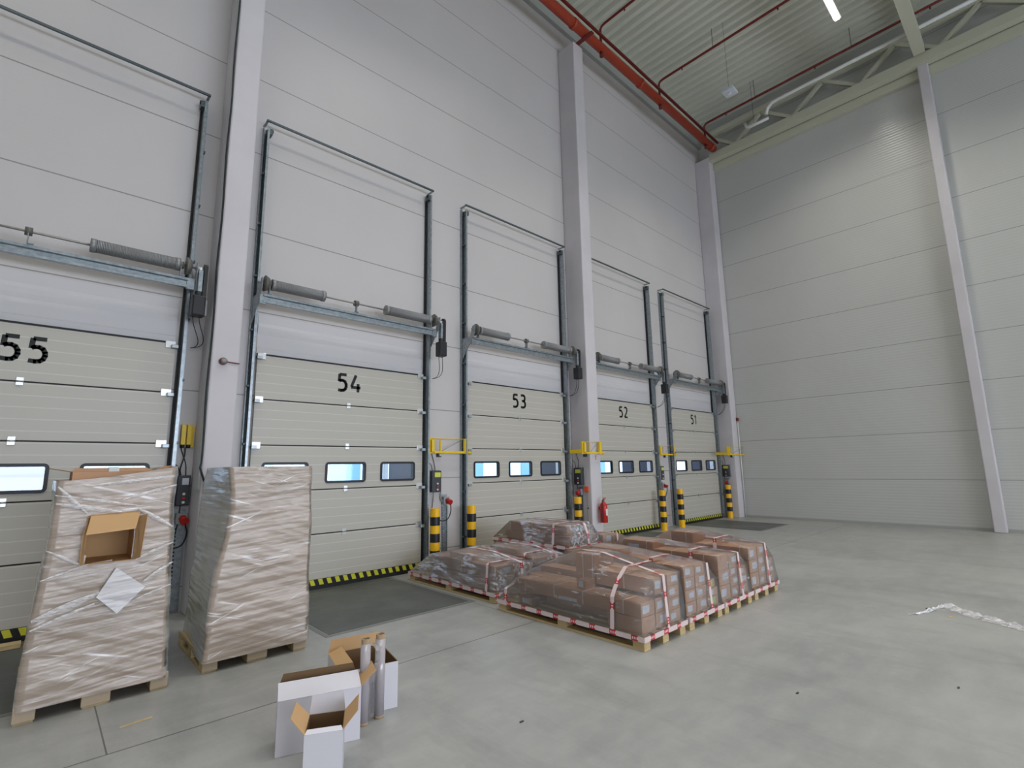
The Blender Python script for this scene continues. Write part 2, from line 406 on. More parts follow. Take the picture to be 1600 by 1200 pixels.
def rring(m_, x0, x1, z0, z1, r, t_, y0, y1, mt):
    """rounded rectangular ring (pane seal)"""
    def loop(x0, x1, z0, z1, r):
        o = []
        for cx, cz, a0 in ((x1-r, z1-r, 0), (x0+r, z1-r, 90), (x0+r, z0+r, 180), (x1-r, z0+r, 270)):
            for k in range(6):
                a = math.radians(a0+k*18); o.append((cx+r*math.cos(a), cz+r*math.sin(a)))
        return o
    O = loop(x0, x1, z0, z1, r); I = loop(x0+t_, x1-t_, z0+t_, z1-t_, max(.01, r-t_))
    vo = [[m_.b.verts.new((p_[0], y, p_[1])) for p_ in O] for y in (y0, y1)]; vi = [[m_.b.verts.new((p_[0], y, p_[1])) for p_ in I] for y in (y0, y1)]
    n = len(O)
    for k in range(n):
        j = (k+1) % n
        m_.face([vo[0][k], vo[0][j], vi[0][j], vi[0][k]], mt); m_.face([vo[1][k], vo[1][j], vi[1][j], vi[1][k]], mt)
        m_.face([vo[0][k], vo[0][j], vo[1][j], vo[1][k]], mt); m_.face([vi[0][k], vi[0][j], vi[1][j], vi[1][k]], mt)

BZ = [.125, .75, 1.375, 2.0, 2.625, 3.25]; HW = 1.345; YF = -.075
for di, num in enumerate((51, 52, 53, 54, 55)):
    c = CX[num]
    d = thing('door_%d' % (di+1), 'pale sectional dock door marked %d, ' % num + DN[num], 'dock door', (c, 0, 0), kind='structure')
    for i in range(5):
        z0, z1 = BZ[i]+.008, BZ[i+1]-.008
        m_ = MB()
        if i == 2:
            wz0, wz1 = 1.475, 1.750
            m_.box(c-HW, c+HW, YF+.04, YF, z0, wz0, 'door_panel'); m_.box(c-HW, c+HW, YF+.04, YF, wz1, z1, 'door_panel')
            e = [-HW, -1.185, -.585, -.305, .305, .585, 1.185, HW]
            for k in range(0, 8, 2): m_.box(c+e[k], c+e[k+1], YF+.04, YF, wz0, wz1, 'door_panel')
            sec = m_.build('door_section', d)
            for a0, a1 in ((-1.202, -.568), (-.322, .322), (.568, 1.202)):
                f = MB(); rring(f, c+a0, c+a1, 1.458, 1.768, .05, .034, YF-.012, YF+.045, 'window_rubber')
                fo = f.build('window_frame', sec)
        else:
            m_.box(c-HW, c+HW, YF+.04, YF, z0, z1, 'door_panel', .003); sec = m_.build('door_section', d)
        if i == 4:
            f = MB(); w_ = .165
            s0 = str(num); zc0, zc1 = 2.845, 3.112
            x0 = c-.19 if num != 51 else c-.15
            strokes(f, s0[0], x0, x0+w_, zc0, zc1, YF-.0005, .046, 'number_black')
            strokes(f, s0[1], x0+.215, x0+.215+w_, zc0, zc1, YF-.0005, .046, 'number_black')
            f.build('number', sec)
    for a0, a1 in ((-1.202, -.568), (-.322, .322), (.568, 1.202)):
        one('window_pane', d, 'glass', c+a0+.03, c+a1-.03, YF+.018, YF+.024, 1.485, 1.742)
    # joint seals, the black lip on top and the hazard strip at the foot
    f = MB()
    for z in BZ[1:5]: f.box(c-HW, c+HW, YF+.038, YF+.006, z-.009, z+.009, 'black_rubber')
    f.build('joint_seal', d)
    one('top_seal', d, 'black_rubber', c-HW, c+HW, YF+.04, YF-.01, 3.242, 3.262)
    f = MB(); f.box(c-HW, c+HW, YF+.035, YF-.02, .052, .133, 'black_rubber'); n = 22
    for k in range(n):
        x0 = c-HW+k*2*HW/n; wd = HW/n
        f.prism([(x0, .133), (x0+wd, .133), (x0+wd+.03, .056), (x0+.03, .056)], 'y', YF-.023, YF-.0201, 'hazard_yellow')
    f.build('hazard_strip', d)
    one('bottom_seal', d, 'black_rubber', c-HW, c+HW, YF+.04, YF-.035, .001, .052)
    for z in BZ[1:5]:
        f = MB(); f.box(c-.032, c+.032, YF-.012, YF-.0005, z-.045, z+.045, 'zinc_bright', .004)
        f.tube([(c-.03, YF-.014, z), (c+.03, YF-.014, z)], .009, 'galvanised', 8); f.build('hinge', d)
    for sx in (-1, 1):
        for z in BZ[1:]:
            zz = z if z < 3.2 else z-.02
            f = MB(); f.box(c+sx*(HW-.11), c+sx*(HW+.0), YF-.012, YF-.0005, zz-.05, zz+.04, 'zinc_bright', .004)
            f.box(c+sx*(HW-.05), c+sx*(HW+.02), YF-.075, YF-.012, zz-.055, zz-.01, 'galvanised', .004)
            f.tube([(c+sx*(HW-.02), YF-.05, zz-.03), (c+sx*(HW+.03), YF-.05, zz-.03)], .012, 'galvanised_dark', 8)
            f.build('roller_bracket', d)
    # track: rails, wall angles, cross bar
    t = thing('door_track', 'galvanised rail frame rising above ' + DN[num], 'door track', (c, -.1, 0), 'rail frames of the dock doors')
    TZ = 6.70
    for sx in (-1, 1):
        f = MB(); xa = c+sx*1.405
        f.box(xa, xa+sx*.01, -.022, -.165, .02, TZ-.06, 'galvanised'); f.box(xa+sx*.0101, xa+sx*.03, -.155, -.165, .02, TZ-.06, 'galvanised')
        f.box(xa+sx*.0101, xa+sx*.03, -.06, -.07, .02, TZ-.06, 'galvanised_dark')
        f.build('rail', t)
        one('rubber_seal', t, 'black_rubber', xa-sx*.026, xa-sx*.002, -.016, -.045, .02, TZ-.14)
        f = MB(); f.box(c+sx*1.39, c+sx*1.46, -.001, -.008, .02, TZ-.02, 'galvanised'); f.box(c+sx*1.45, c+sx*1.46, -.008, -.06, .02, TZ-.02, 'galvanised')
        f.build('wall_angle', t)
        z = .45
        while z < TZ-.1:
            f = MB(); f.box(c+sx*1.4152, c+sx*1.464, -.062, -.13, z-.014, z+.014, 'galvanised_dark', .004); f.build('rail_bracket', t); z += .78
        f = MB(); f.box(c+sx*1.36, c+sx*1.43, -.04, -.16, TZ-.16, TZ-.07, 'galvanised_dark', .006); f.tube([(c+sx*1.35, -.12, TZ-.09), (c+sx*1.42, -.12, TZ-.09)], .028, 'black_rubber', 12)
        f.build('bumper', t)
        f = MB(); f.box(c+sx*1.43, c+sx*1.46, -.165, -.001, TZ+.01, TZ+.035, 'galvanised', .004); f.build('top_plate', t)
    f = MB(); f.box(c-1.46, c+1.46, -.19, -.165, TZ+.01, TZ+.04, 'galvanised_dark'); f.build('cross_bar', t)
    # glossy lintel sheet
    o = MB().prism([(-.001, 3.27), (-.016, 3.27), (-.016, 3.35), (-.005, 3.362), (-.005, 3.545), (-.022, 3.60), (-.022, 3.66), (-.008, 3.71), (-.008, 3.838), (-.001, 3.838)], 'x', c-1.345, c+1.345, 'lintel_sheet').build('lintel_panel'); tag(o, 'glossy white sheet over ' + DN[num], 'lintel panel', 'lintel sheets', origin=(c, 0, 3.27))
    o['kind'] = 'structure'
    # torsion spring assembly
    t = thing('torsion_spring_assembly', 'grey torsion springs on a shaft over ' + DN[num], 'door springs', (c, -.35, 4.0), 'spring shafts over the dock doors')
    f = MB(); prof_ = [(-.30, 3.915), (-.36, 3.915), (-.36, 3.945), (-.335, 3.955), (-.335, 3.995), (-.36, 4.005), (-.36, 4.035), (-.30, 4.035)]
    f.prism(prof_, 'x', c-1.40, c+1.37, 'galvanised'); f.build('channel', t)
    f = MB(); f.tube([(c-1.5, -.4, 4.165), (c+1.53, -.4, 4.165)], .013, 'shaft_steel', 10); f.build('shaft', t)
    for a0, a1 in ((-1.30, -.60), (.43, 1.24)):
        f = MB(); f.tube([(c+a0, -.4, 4.165), (c+a1, -.4, 4.165)], .073, 'spring_steel', 20, True)
        sp = f.build('spring', t)
        for q in (a0-.02, a1-.03): MB().tube([(c+q, -.4, 4.165), (c+q+.05, -.4, 4.165)], .078, 'spring_cap', 20).build('end_cap', sp)
    for q in (-1.40, 1.335):
        f = MB(); f.tube([(c+q-.022, -.4, 4.165), (c+q-.012, -.4, 4.165), (c+q-.005, -.4, 4.165), (c+q+.035, -.4, 4.165), (c+q+.045, -.4, 4.165)], [.03, .108, .112, .09, .08], 'cast_iron', 24); f.build('cable_drum', t)
    for q in (-.085, -1.345, 1.27):
        f = MB(); f.box(c+q-.005, c+q+.005, -.365, -.435, 4.036, 4.2, 'galvanised', .002); f.box(c+q-.005, c+q+.05, -.335, -.40, 4.0355, 4.045, 'galvanised')
        f.tube([(c+q-.03, -.4, 4.165), (c+q+.03, -.4, 4.165)], .045, 'cast_iron', 14); f.build('bearing_bracket', t)
    for sx in (-1, 1):
        f = MB(); x0 = c+sx*1.445
        f.prism([(-.001, 3.62), (-.02, 3.6), (-.33, 3.96), (-.44, 4.1), (-.44, 4.24), (-.36, 4.24), (-.30, 4.05), (-.001, 4.05)], 'x', x0-.004, x0+.004, 'galvanised')
        f.box(x0-sx*.004, x0-sx*.09, -.30, -.345, 3.9, 4.04, 'galvanised', .002)
        f.build('end_bracket', t)
    # operator with chain housing
    t = thing('door_operator', 'black chain motor beside the springs of ' + DN[num], 'door motor', (c+1.53, -.42, 3.7), 'chain motors of the dock doors')
    f = MB(); x0 = c+1.535
    pl = [(-.4+.055*math.cos(math.radians(a)), 4.175+.06*math.sin(math.radians(a))) for a in range(0, 181, 20)] + [(-.45, 3.72), (-.35, 3.72)]
    f.prism(pl, 'x', x0-.02, x0+.02, 'black_plastic'); f.build('chain_housing', t)
    f = MB(); f.box(x0-.075, x0-.025, -.36, -.44, 3.84, 4.14, 'galvanised', .004); f.tube([(x0-.11, -.4, 4.165), (x0-.0, -.4, 4.165)], .03, 'zinc_bright', 14); f.build('mounting_plate', t)
    f = MB(); f.box(x0-.125, x0+.015, -.345, -.5, 3.545, 3.80, 'black_plastic', .014); f.tube([(x0-.055, -.42, 3.79), (x0-.055, -.42, 3.86)], .045, 'black_plastic', 14)
    f.box(x0+.016, x0+.04, -.36, -.46, 3.56, 3.76, 'grey_plastic', .006); f.build('motor', t)
    f = MB()
    for k, e in ((0, .07), (1, .15)):
        P0 = Vector((x0-.10+.07*k, -.42, 3.55)); P3 = Vector((c+1.49, -.14, 3.2)); P1 = P0+Vector((0, 0, -.18)); P2 = P3+Vector((.1+e, -.05, .03))
        f.tube([P0*(1-u)**3+P1*3*u*(1-u)**2+P2*3*u*u*(1-u)+P3*u**3 for u in [i/12 for i in range(13)]], .005, 'black_plastic', 6)
    f.build('cable', t)
    # dark dock shelter flaps outside
    t = thing('dock_shelter', 'dark dock shelter curtain outside ' + DN[num], 'dock shelter', (c, .5, 0), 'dock shelters outside the doors')
    for sx in (-1, 1): one('side_curtain', t, 'exterior_dark', c+sx*1.30, c+sx*1.42, .16, .95, -1.0, 3.4)
    one('head_curtain', t, 'exterior_dark', c-1.42, c+1.42, .16, .95, 3.401, 3.6)
    # leveller plate
    t = thing('dock_leveller', 'dark steel plate in the floor at ' + DN[num], 'dock leveller', (c-.1, -1.2, 0), 'leveller plates at the dock doors')
    x0, x1 = c-1.12, c+.74
    one('lip_plate', t, 'leveller_steel', x0+.03, x1-.03, -.30, -.02, .0008, .0024)
    one('deck_plate', t, 'leveller_steel', x0+.03, x1-.03, -2.17, -.315, .0008, .0024)
    f = MB(); f.box(x0-.03, x0+.02, -2.235, -.02, .0008, .0018, 'frame_steel'); f.box(x1-.02, x1+.03, -2.235, -.02, .0008, .0018, 'frame_steel'); f.box(x0+.02, x1-.02, -2.235, -2.185, .0008, .0018, 'frame_steel')
    f.build('frame', t)

# ------------------------------------------------------------------ bollards
def bollard(x, y, label):
    m_ = MB(); z = 0; r = .08
    bands = [('bollard_yellow', .20)] + [('bollard_black', .135), ('bollard_yellow', .13)]*3
    H = sum(q[1] for q in bands)
    for mt, h in bands:
        m_.tube([(x, y, z), (x, y, z+h)], r if mt == 'bollard_yellow' else r+.0015, mt, 24, False); z += h
    m_.tube([(x, y, H), (x, y, H+.006)], [r, r-.008], 'bollard_yellow', 24)
    o = m_.build('bollard'); tag(o, label, 'bollard', 'striped bollards at the dock doors', origin=(x, y, 0))
for a in ((4.86, -.33, 'yellow and black bollard before the grey trunking, beside the biggest door edge'), (5.62, -.33, 'yellow and black bollard right behind the shiny low pallets'),
          (8.47, -.36, 'yellow and black bollard below a control box on the extinguisher column'), (11.84, -.36, 'yellow and black bollard below a red socket near the upright extinguisher'),
          (12.70, -.38, 'yellow and black bollard before the rail of the last door'), (15.80, -.30, 'yellow and black bollard before the corner column')):
    bollard(*a)

# ------------------------------------------------------------------ wall fittings
def cable(m_, P, r=.006, mt='black_plastic', n=14):
    P = [Vector(p) for p in P]; Q = [P[0]]+P+[P[-1]]; out = []
    for i in range(1, len(Q)-2):
        for k in range(n//2):
            u = k/(n//2); a, b_, c_, d_ = Q[i-1], Q[i], Q[i+1], Q[i+2]
            out.append(.5*((2*b_)+(-a+c_)*u+(2*a-5*b_+4*c_-d_)*u*u+(-a+3*b_-3*c_+d_)*u**3))
    out.append(P[-1]); m_.tube(out, r, mt, 7)
def fittings(num, side):
    """control box, power socket, trunking, sensor; side=None on the wall, else x of the column face they hang on"""
    c = CX[num]
    def F(u, v, z):      # u along, v out from the surface
        return (side - v, -u, z) if side is not None else (u, -v, z)
    def bx(m_, u0, u1, v0, v1, z0, z1, mt, bev=0):
        p, q = F(u0, v0, z0), F(u1, v1, z1); m_.box(p[0], q[0], p[1], q[1], z0, z1, mt, bev)
    u = c+1.54 if side is None else .12
    if num == 55: u = 1.26
    wdt = .14 if num == 55 else (.19 if side is None else .22)
    where = 'by ' + DN[num]
    loc = F(u, 0, 1.2)
    t = thing('control_box', 'dark control box on the %s %s' % ('wall' if side is None else 'column side', where), 'control box', loc, 'door control boxes')
    f = MB(); bx(f, u, u+wdt, .001, .10, 1.25, 1.61, 'dark_grey_plastic', .012); bx(f, u-.012, u+wdt+.012, .001, .02, 1.24, 1.62, 'grey_plastic', .004); hs = f.build('housing', t)
    f = MB(); bx(f, u+.05, u+wdt-.02, .1005, .103, 1.50, 1.58, 'yellow_label' if num != 55 else 'paper_label'); f.build('label_plate', hs)
    for z in (1.29, 1.34, 1.39):
        f = MB(); f.tube([F(u+wdt*.55, .10, z), F(u+wdt*.55, .115, z)], .016, 'red_paint' if z == 1.34 else 'white_plastic', 12); f.build('push_button', hs)
    f = MB(); cable(f, [F(u+.03, .05, 1.61), F(u+.0, .045, 1.72), F(u-.08, .03, 1.78)]); cable(f, [F(u+.09, .05, 1.61), F(u+.085, .02, 1.75), F(u+.03, .02, 1.92), F(u+.01, .02, 2.0)])
    cable(f, [F(u+.06, .05, 1.25), F(u+.055, .03, 1.05), F(u+.02, .02, .8)]); f.build('cable', t)
    us = {54: 5.23, 55: 1.30}.get(num, u+.12 if side is None else .20)
    t = thing('power_socket', 'red power socket %s' % where, 'power socket', F(us, 0, 1.05), 'red power sockets')
    f = MB(); bx(f, us-.02, us+.10, .012, .085, 1.03, 1.16, 'grey_plastic', .008); f.build('back_box', t)
    f = MB(); f.tube([F(us+.05, .085, 1.10), F(us+.06, .16, 1.07)], .042, 'red_paint', 16); f.tube([F(us+.06, .155, 1.07), F(us+.061, .17, 1.065)], .046, 'red_paint', 16); sc = f.build('socket_cap', t)
    f = MB(); bx(f, us+.08, us+.10, .085, .11, 1.06, 1.10, 'blue_plastic'); f.build('latch', sc)
    f = MB(); cable(f, [F(us+.06, .16, 1.06), F(us+.10, .12, .92), F(us+.06, .08, .78), F(us-.06, .05, .76), F(us-.14, .03, .86)], .009); f.build('plug_cable', t)
    f = MB(); cable(f, [F(us-.05, .03, 1.25), F(us-.05, .035, 1.12), F(us, .03, 1.08)], .012, 'grey_plastic'); f.build('conduit', t)
    f = MB(); bx(f, us-.02, us+.095, .001, .011, .01, 1.2, 'galvanised'); bx(f, us-.02, us-.012, .011, .03, .01, 1.0, 'galvanised'); bx(f, us+.087, us+.095, .011, .03, .01, 1.0, 'galvanised')
    z = .06
    while z < 1.0: bx(f, us-.008, us+.01, .0111, .0125, z, z+.022, 'black_plastic'); z += .045
    o = f.build('cable_trunking'); tag(o, 'slotted cable trunking %s' % where, 'cable trunking', 'cable trunking by the doors', origin=F(us, 0, 0))
fittings(55, None); fittings(54, None); fittings(53, 8.742); fittings(52, None); fittings(51, 15.96)
def sensor(x, y, label, ax='y'):
    m_ = MB(); m_.box(x-.04, x+.04, y-.05, y, 1.845, 1.935, 'black_plastic', .006)
    if ax == 'y': m_.tube([(x, y-.05, 1.885), (x, y-.075, 1.88)], .022, 'white_plastic', 12)
    o = m_.build('camera_sensor'); tag(o, label, 'sensor', 'small black sensors', origin=(x, y, 1.89))
sensor(5.14, -.001, 'small black sensor box on the wall under the yellow bar beside door 54')
sensor(12.66, -.001, 'small black sensor box above the socket near the last door rail')
sensor(8.69, -.40, 'small black sensor box on the column side beside door 53', 'x')
sensor(15.91, -.42, 'small black sensor box on the corner column beside door 51')

def gate(x, y, Ln, label, yw=None):
    t = thing('safety_bar', label, 'safety bar', (x, y, 2.0), 'yellow safety bars beside the doors')
    f = MB(); f.box(x, x+.10, y-.02, y+.02, 1.90, 2.17, 'yellow_paint', .004); f.box(x+.03, x+.09, y-.06, y-.02, 1.93, 2.14, 'yellow_paint', .006); f.build('mounting_plate', t)
    f = MB(); f.box(x+.10, x+Ln, y-.04, y-.01, 1.905, 1.945, 'yellow_paint', .004); f.build('bar', t)
    f = MB(); f.box(x+.22, x+.25, y-.035, y-.012, 1.945, 2.13, 'yellow_paint', .002); f.build('post', t)
    f = MB(); f.box(x+Ln-.1, x+Ln-.02, y-.05, y-.005, 1.90, 2.17, 'yellow_paint', .004); f.tube([(x+Ln-.02, y-.03, 1.92), (x+Ln+.06, y-.03, 1.92)], .028, 'yellow_paint', 12); f.build('end_stop', t)
    f = MB(); f.tube([(x+.26, y-.03, 1.95), (x+Ln-.14, y-.03, 2.15)], .007, 'galvanised', 7); f.tube([(x+.05, y-.03, 2.155), (x+Ln-.06, y-.03, 2.165)], .006, 'yellow_paint', 7); f.build('stay_rod', t)
    if yw is not None:
        one('wall_arm', t, 'yellow_paint', x+.0, x+.05, yw, y+.02, 1.92, 2.0)
gate(4.87, -.10, .84, 'folded yellow safety bar between dock doors 54 and 53')
gate(12.19, -.10, .84, 'folded yellow safety bar on the wall strip before the last door')
gate(8.40, -.57, .66, 'yellow safety bar reaching across the column between doors 53 and 52', -.24)
gate(15.28, -.60, 1.30, 'yellow safety bar reaching across the corner column', -.24)
t = thing('safety_bar', 'upright pair of yellow bar ends beside dock door 55', 'safety bar', (1.33, -.05, 2.1), 'yellow safety bars beside the doors')
for x0 in (1.262, 1.325): one('post', t, 'yellow_paint', x0, x0+.05, -.07, -.02, 1.99, 2.24, bev=.004)
one('mounting_plate', t, 'yellow_paint', 1.37, 1.405, -.035, -.001, 1.96, 2.22)
f = MB()
for x0 in (1.287, 1.35): f.tube([(x0, -.045, 1.99), (x0, -.045, 1.95)], .024, 'black_plastic', 12)
cable(f, [(1.32, -.05, 1.955), (1.318, -.06, 1.85), (1.29, -.04, 1.7), (1.30, -.04, 1.62)], .007); f.build('cable', t)

# column A: cable duct with a black cable, and a small detector
o = MB().box(1.40, 1.4185, -.505, -.40, 1.45, 12.1, 'grey_duct', .002).build('cable_duct'); tag(o, 'tall pale cable duct on the column between doors 55 and 54', 'cable duct', origin=(1.37, -.4, 1.45))
m_ = MB(); P = []; z = 12.1
while z > 1.75: P.append((1.405+.006*math.sin(z*4.1), -.535-.004*math.sin(z*7), z)); z -= .22
P += [(1.40, -.535, 1.7), (1.45, -.54, 1.55), (1.5, -.54, 1.5)]
m_.tube(P, .012, 'black_plastic', 7); o = m_.build('cable'); tag(o, 'long black cable running down the edge of the column by door 55', 'cable', origin=(1.4, -.53, 1.5))
t = thing('alarm_detector', 'small red and white detector on the column beside dock door 54', 'detector', (1.555, -.52, 3.0))
f = MB(); f.tube([(1.55, -.521, 3.0), (1.55, -.56, 3.0)], .045, 'sprinkler_dark_red', 18); f.build('base', t)
f = MB(); f.tube([(1.55, -.56, 3.0), (1.55, -.60, 3.0), (1.55, -.61, 3.0)], [.036, .03, .012], 'grey_plastic', 16); f.build('cap', t)
MB().tube([(1.59, -.53, 3.0), (1.74, -.53, 2.993)], .007, 'sprinkler_dark_red', 7).build('conduit', t)
o = MB().box(8.712, 8.741, -.34, -.45, 1.09, 1.215, 'orange_plastic', .01).build('call_point'); tag(o, 'orange square call point on the column side beside door 53', 'call point', origin=(8.73, -.4, 1.15))
m_ = MB(); m_.tube([(8.73, -.42, 1.09), (8.73, -.42, .1)], .008, 'grey_plastic', 8); m_.box(8.722, 8.741, -.405, -.435, .74, .77, 'dark_grey_plastic'); o = m_.build('conduit'); tag(o, 'thin grey conduit below the orange call point', 'conduit', origin=(8.73, -.42, .1))
t = thing('safety_sign', 'small red and white fire extinguisher sign on the column by door 52', 'sign', (8.93, -.52, 1.82))
one('plate', t, 'white_plastic', 8.89, 8.97, -.5205, -.526, 1.76, 1.88)
f = MB(); f.box(8.90, 8.96, -.5262, -.528, 1.85, 1.872, 'red_paint'); f.box(8.915, 8.94, -.5262, -.528, 1.775, 1.84, 'red_paint'); f.build('pictogram', t)
# extinguisher
t = thing('fire_extinguisher', 'red fire extinguisher hanging on the column by door 52', 'fire extinguisher', (8.99, -.64, .45))
ex, ey = 8.98, -.64
f = MB(); f.tube([(ex, ey, z) for z in (.45, .46, .80, .84, .87, .885)], [.072, .08, .08, .068, .04, .022], 'red_paint', 24); cy = f.build('cylinder', t)
f = MB(); f.tube([(ex, ey, .885), (ex, ey, .93)], .018, 'zinc_bright', 12); f.box(ex-.01, ex+.07, ey-.012, ey+.012, .93, .945, 'red_paint'); f.box(ex-.01, ex+.08, ey-.012, ey+.012, .955, .968, 'red_paint'); f.build('valve', t)
f = MB(); cable(f, [(ex, ey-.02, .91), (ex-.07, ey-.03, .92), (ex-.095, ey-.03, .8), (ex-.09, ey-.02, .58), (ex-.085, ey-.02, .5)], .011, 'black_plastic'); f.build('hose', t)
one('wall_bracket', t, 'red_paint', ex-.02, ex+.02, ey+.07, -.521, .72, .78)
one('label', cy, 'strap_white', ex-.03, ex+.03, ey-.0825, ey-.079, .60, .74)
m_ = MB(); m_.tube([(16.30, -.56, 0), (16.30, -.56, 3.0)], .017, 'white_plastic', 12); o = m_.build('riser_pipe'); tag(o, 'thin pale riser pipe with a red valve in the corner by the end wall', 'pipe', origin=(16.30, -.56, 0))
MB().tube([(16.30, -.56, 3.0), (16.30, -.56, 3.1)], .038, 'sprinkler_dark_red', 14).build('valve', o)

# ------------------------------------------------------------------ roof: pipes, truss, lamps
t = thing('sprinkler_main', 'thick red sprinkler main running along the dock wall under the roof', 'sprinkler pipe', (3, -.75, 12.3))
f = MB(); f.tube([(HX0+.5, -.75, 12.3), (15.9, -.75, 12.3)], .115, 'sprinkler_red', 20); f.build('pipe', t)
f = MB()
for x in (-6.6, -3.6, -.6, 2.4, 5.4, 8.5, 11.4, 15.7): f.tube([(x-.05, -.75, 12.3), (x+.05, -.75, 12.3)], .132, 'sprinkler_red', 20)
f.build('coupling', t)
for x in (1.58, 8.92, 16.15):
    f = MB(); f.box(x-.05, x+.05, -1.0, -.10, 12.152, 12.18, 'sprinkler_dark_red'); f.build('bracket', t)
for x in (9.6, 12.45, 15.3, 5.25, 1.2):
    f = MB(); f.tube([(x, -.75, 12.18), (x, -.75, 12.06)], .05, 'sprinkler_dark_red', 12); f.build('drain_stub', t)
f = MB(); f.tube([(HX0+.5, -.90, 12.46), (15.9, -.90, 12.46)], .04, 'sprinkler_dark_red', 12); o = f.build('sprinkler_feed_pipe'); tag(o, 'thin dark red pipe running beside the thick sprinkler main', 'sprinkler pipe', origin=(2, -.90, 12.46))
for x, lb in ((9.6, 'next to the column between doors 53 and 52'), (12.45, 'over dock doors 52 and 51'), (15.3, 'closest to the plain end wall'), (6.75, 'over the stacked pallets'), (3.9, 'over the door with the full plate')):
    t = thing('sprinkler_branch', 'thin red sprinkler branch ' + lb, 'sprinkler pipe', (x, -6, 12.9), 'sprinkler branches')
    f = MB(); f.tube([(x, -.75, 12.4), (x, -.75, 12.86), (x, -.80, 12.93), (x, -.9, 12.95), (x, -20, 12.95)], .032, 'sprinkler_dark_red', 10); f.build('pipe', t)
    y = -1.5
    while y > -13:
        MB().tube([(x, y, 12.925), (x, y, 12.86)], .018, 'sprinkler_dark_red', 8).build('sprinkler_head', t)
        MB().tube([(x+.06, y-.9, 12.98), (x+.06, y-.9, 13.6)], .008, 'galvanised_dark', 6).build('hanger', t); y -= 2.6
# trusses
def truss(A, B, zb, zt, n, label):
    A, B = Vector(A), Vector(B); d_ = (B-A).normalized(); s_ = Vector((-d_.y, d_.x, 0))
    t = thing('roof_truss', label, 'roof truss', tuple((A+B)/2)[:2]+(zb,))
    def beam(nm, P, Q, w_, h_, mt='cream_steel'):
        P, Q = Vector(P), Vector(Q); d1 = (Q-P).normalized(); s1 = s_*w_/2; u1 = d1.cross(s_).normalized()*h_/2
        MB().hexa([P-s1-u1, P+s1-u1, P+s1+u1, P-s1+u1, Q-s1-u1, Q+s1-u1, Q+s1+u1, Q-s1+u1], mt).build(nm, t)
    z = Vector((0, 0, 1))
    beam('bottom_chord', A+z*(zb+.13), B+z*(zb+.13), .24, .26); beam('top_chord', A+z*zt, B+z*zt, .2, .16)
    L_ = (B-A).length; st = L_/n
    for k in range(n):
        p0, p1, p2 = A+d_*st*k, A+d_*st*(k+.5), A+d_*st*(k+1)
        beam('diagonal', p0+z*(zt-.06), p1+z*(zb+.24), .10, .10); beam('diagonal', p1+z*(zb+.24), p2+z*(zt-.06), .10, .10)
    return t
truss((16.1, -.53, 0), (16.1, -23.5, 0), 11.99, 13.0, 13, 'cream lattice roof girder running along the top of the plain end wall')
truss((15.9, -6.32, 0), (-11.5, -6.32, 0), 12.2, 13.35, 14, 'cream lattice girder crossing the hall from the slim column')
truss((15.9, -12.6, 0), (-11.5, -12.6, 0), 12.2, 13.35, 14, 'cream lattice girder crossing the hall over its middle')
b = MB(); b.box(16.24, HX1-.002, HY0, -.53, 11.74, 11.985, 'cream_steel'); struct(b.build('trim_2'), 'cream ledge under the girder on the end wall', 'ledge')
m_ = MB(); m_.tube([(15.35, -9.5, 12.55), (15.35, -3.05, 12.55), (15.35, -2.86, 12.53), (15.36, -2.72, 12.42), (15.36, -2.66, 12.25)], .05, 'white_plastic', 14)
o = m_.build('drain_pipe'); tag(o, 'long white drain pipe with an elbow under the roof by the end wall', 'pipe', origin=(15.35, -6, 12.5))
m_ = MB(); m_.tube([(15.36, -2.72, 12.1), (15.36, -2.2, 12.1), (15.36, -2.08, 12.13), (15.36, -2.02, 12.3)], .045, 'white_plastic', 14); m_.tube([(15.36, -2.3, 12.14), (15.36, -2.3, 13.6)], .006, 'galvanised_dark', 6)
o = m_.build('drain_pipe'); tag(o, 'short white drain pipe piece beside the end wall girder', 'pipe', origin=(15.36, -2.4, 12.1))
t = thing('hanging_unit', 'small frosted square unit hanging on a wire below the roof deck', 'hanging unit', (12.55, -2.7, 11.45))
f = MB(); f.box(12.40, 12.72, -2.86, -2.56, 11.43, 11.50, 'paper_label', .01); f.build('body', t)
f = MB(); f.box(12.50, 12.60, -2.74, -2.66, 11.39, 11.429, 'white_plastic'); f.build('lens', t)
MB().tube([(12.55, -2.7, 11.5), (12.55, -2.7, 13.6)], .004, 'galvanised_dark', 6).build('wire', t)
def lamp(x, y, z, label, power, ln=1.9):
    t = thing('linear_lamp', label, 'ceiling lamp', (x, y, z), 'linear hall lamps')
    f = MB(); f.box(x-ln/2, x+ln/2, y-.09, y+.09, z+.02, z+.10, 'white_plastic', .01); f.build('housing', t)
    f = MB(); f.box(x-ln/2+.03, x+ln/2-.03, y-.05, y+.05, z-.01, z+.02, 'led_diffuser'); f.build('diffuser', t)
    for q in (-.7, .7): MB().tube([(x+q, y, z+.1), (x+q, y, 13.6)], .004, 'galvanised_dark', 6).build('hanger', t)
    d = bpy.data.lights.new('lamp_light', 'AREA'); d.shape = 'RECTANGLE'; d.size = ln; d.size_y = .12; d.energy = power; d.color = (1, .955, .88); d.spread = math.radians(118)
    o = bpy.data.objects.new('lamp_light', d); COL.objects.link(o); o.parent = t; o.location = (0, 0, -.03)
lamp(12.85, -5.05, 12.75, 'bright linear lamp closest to the plain end wall', 230)
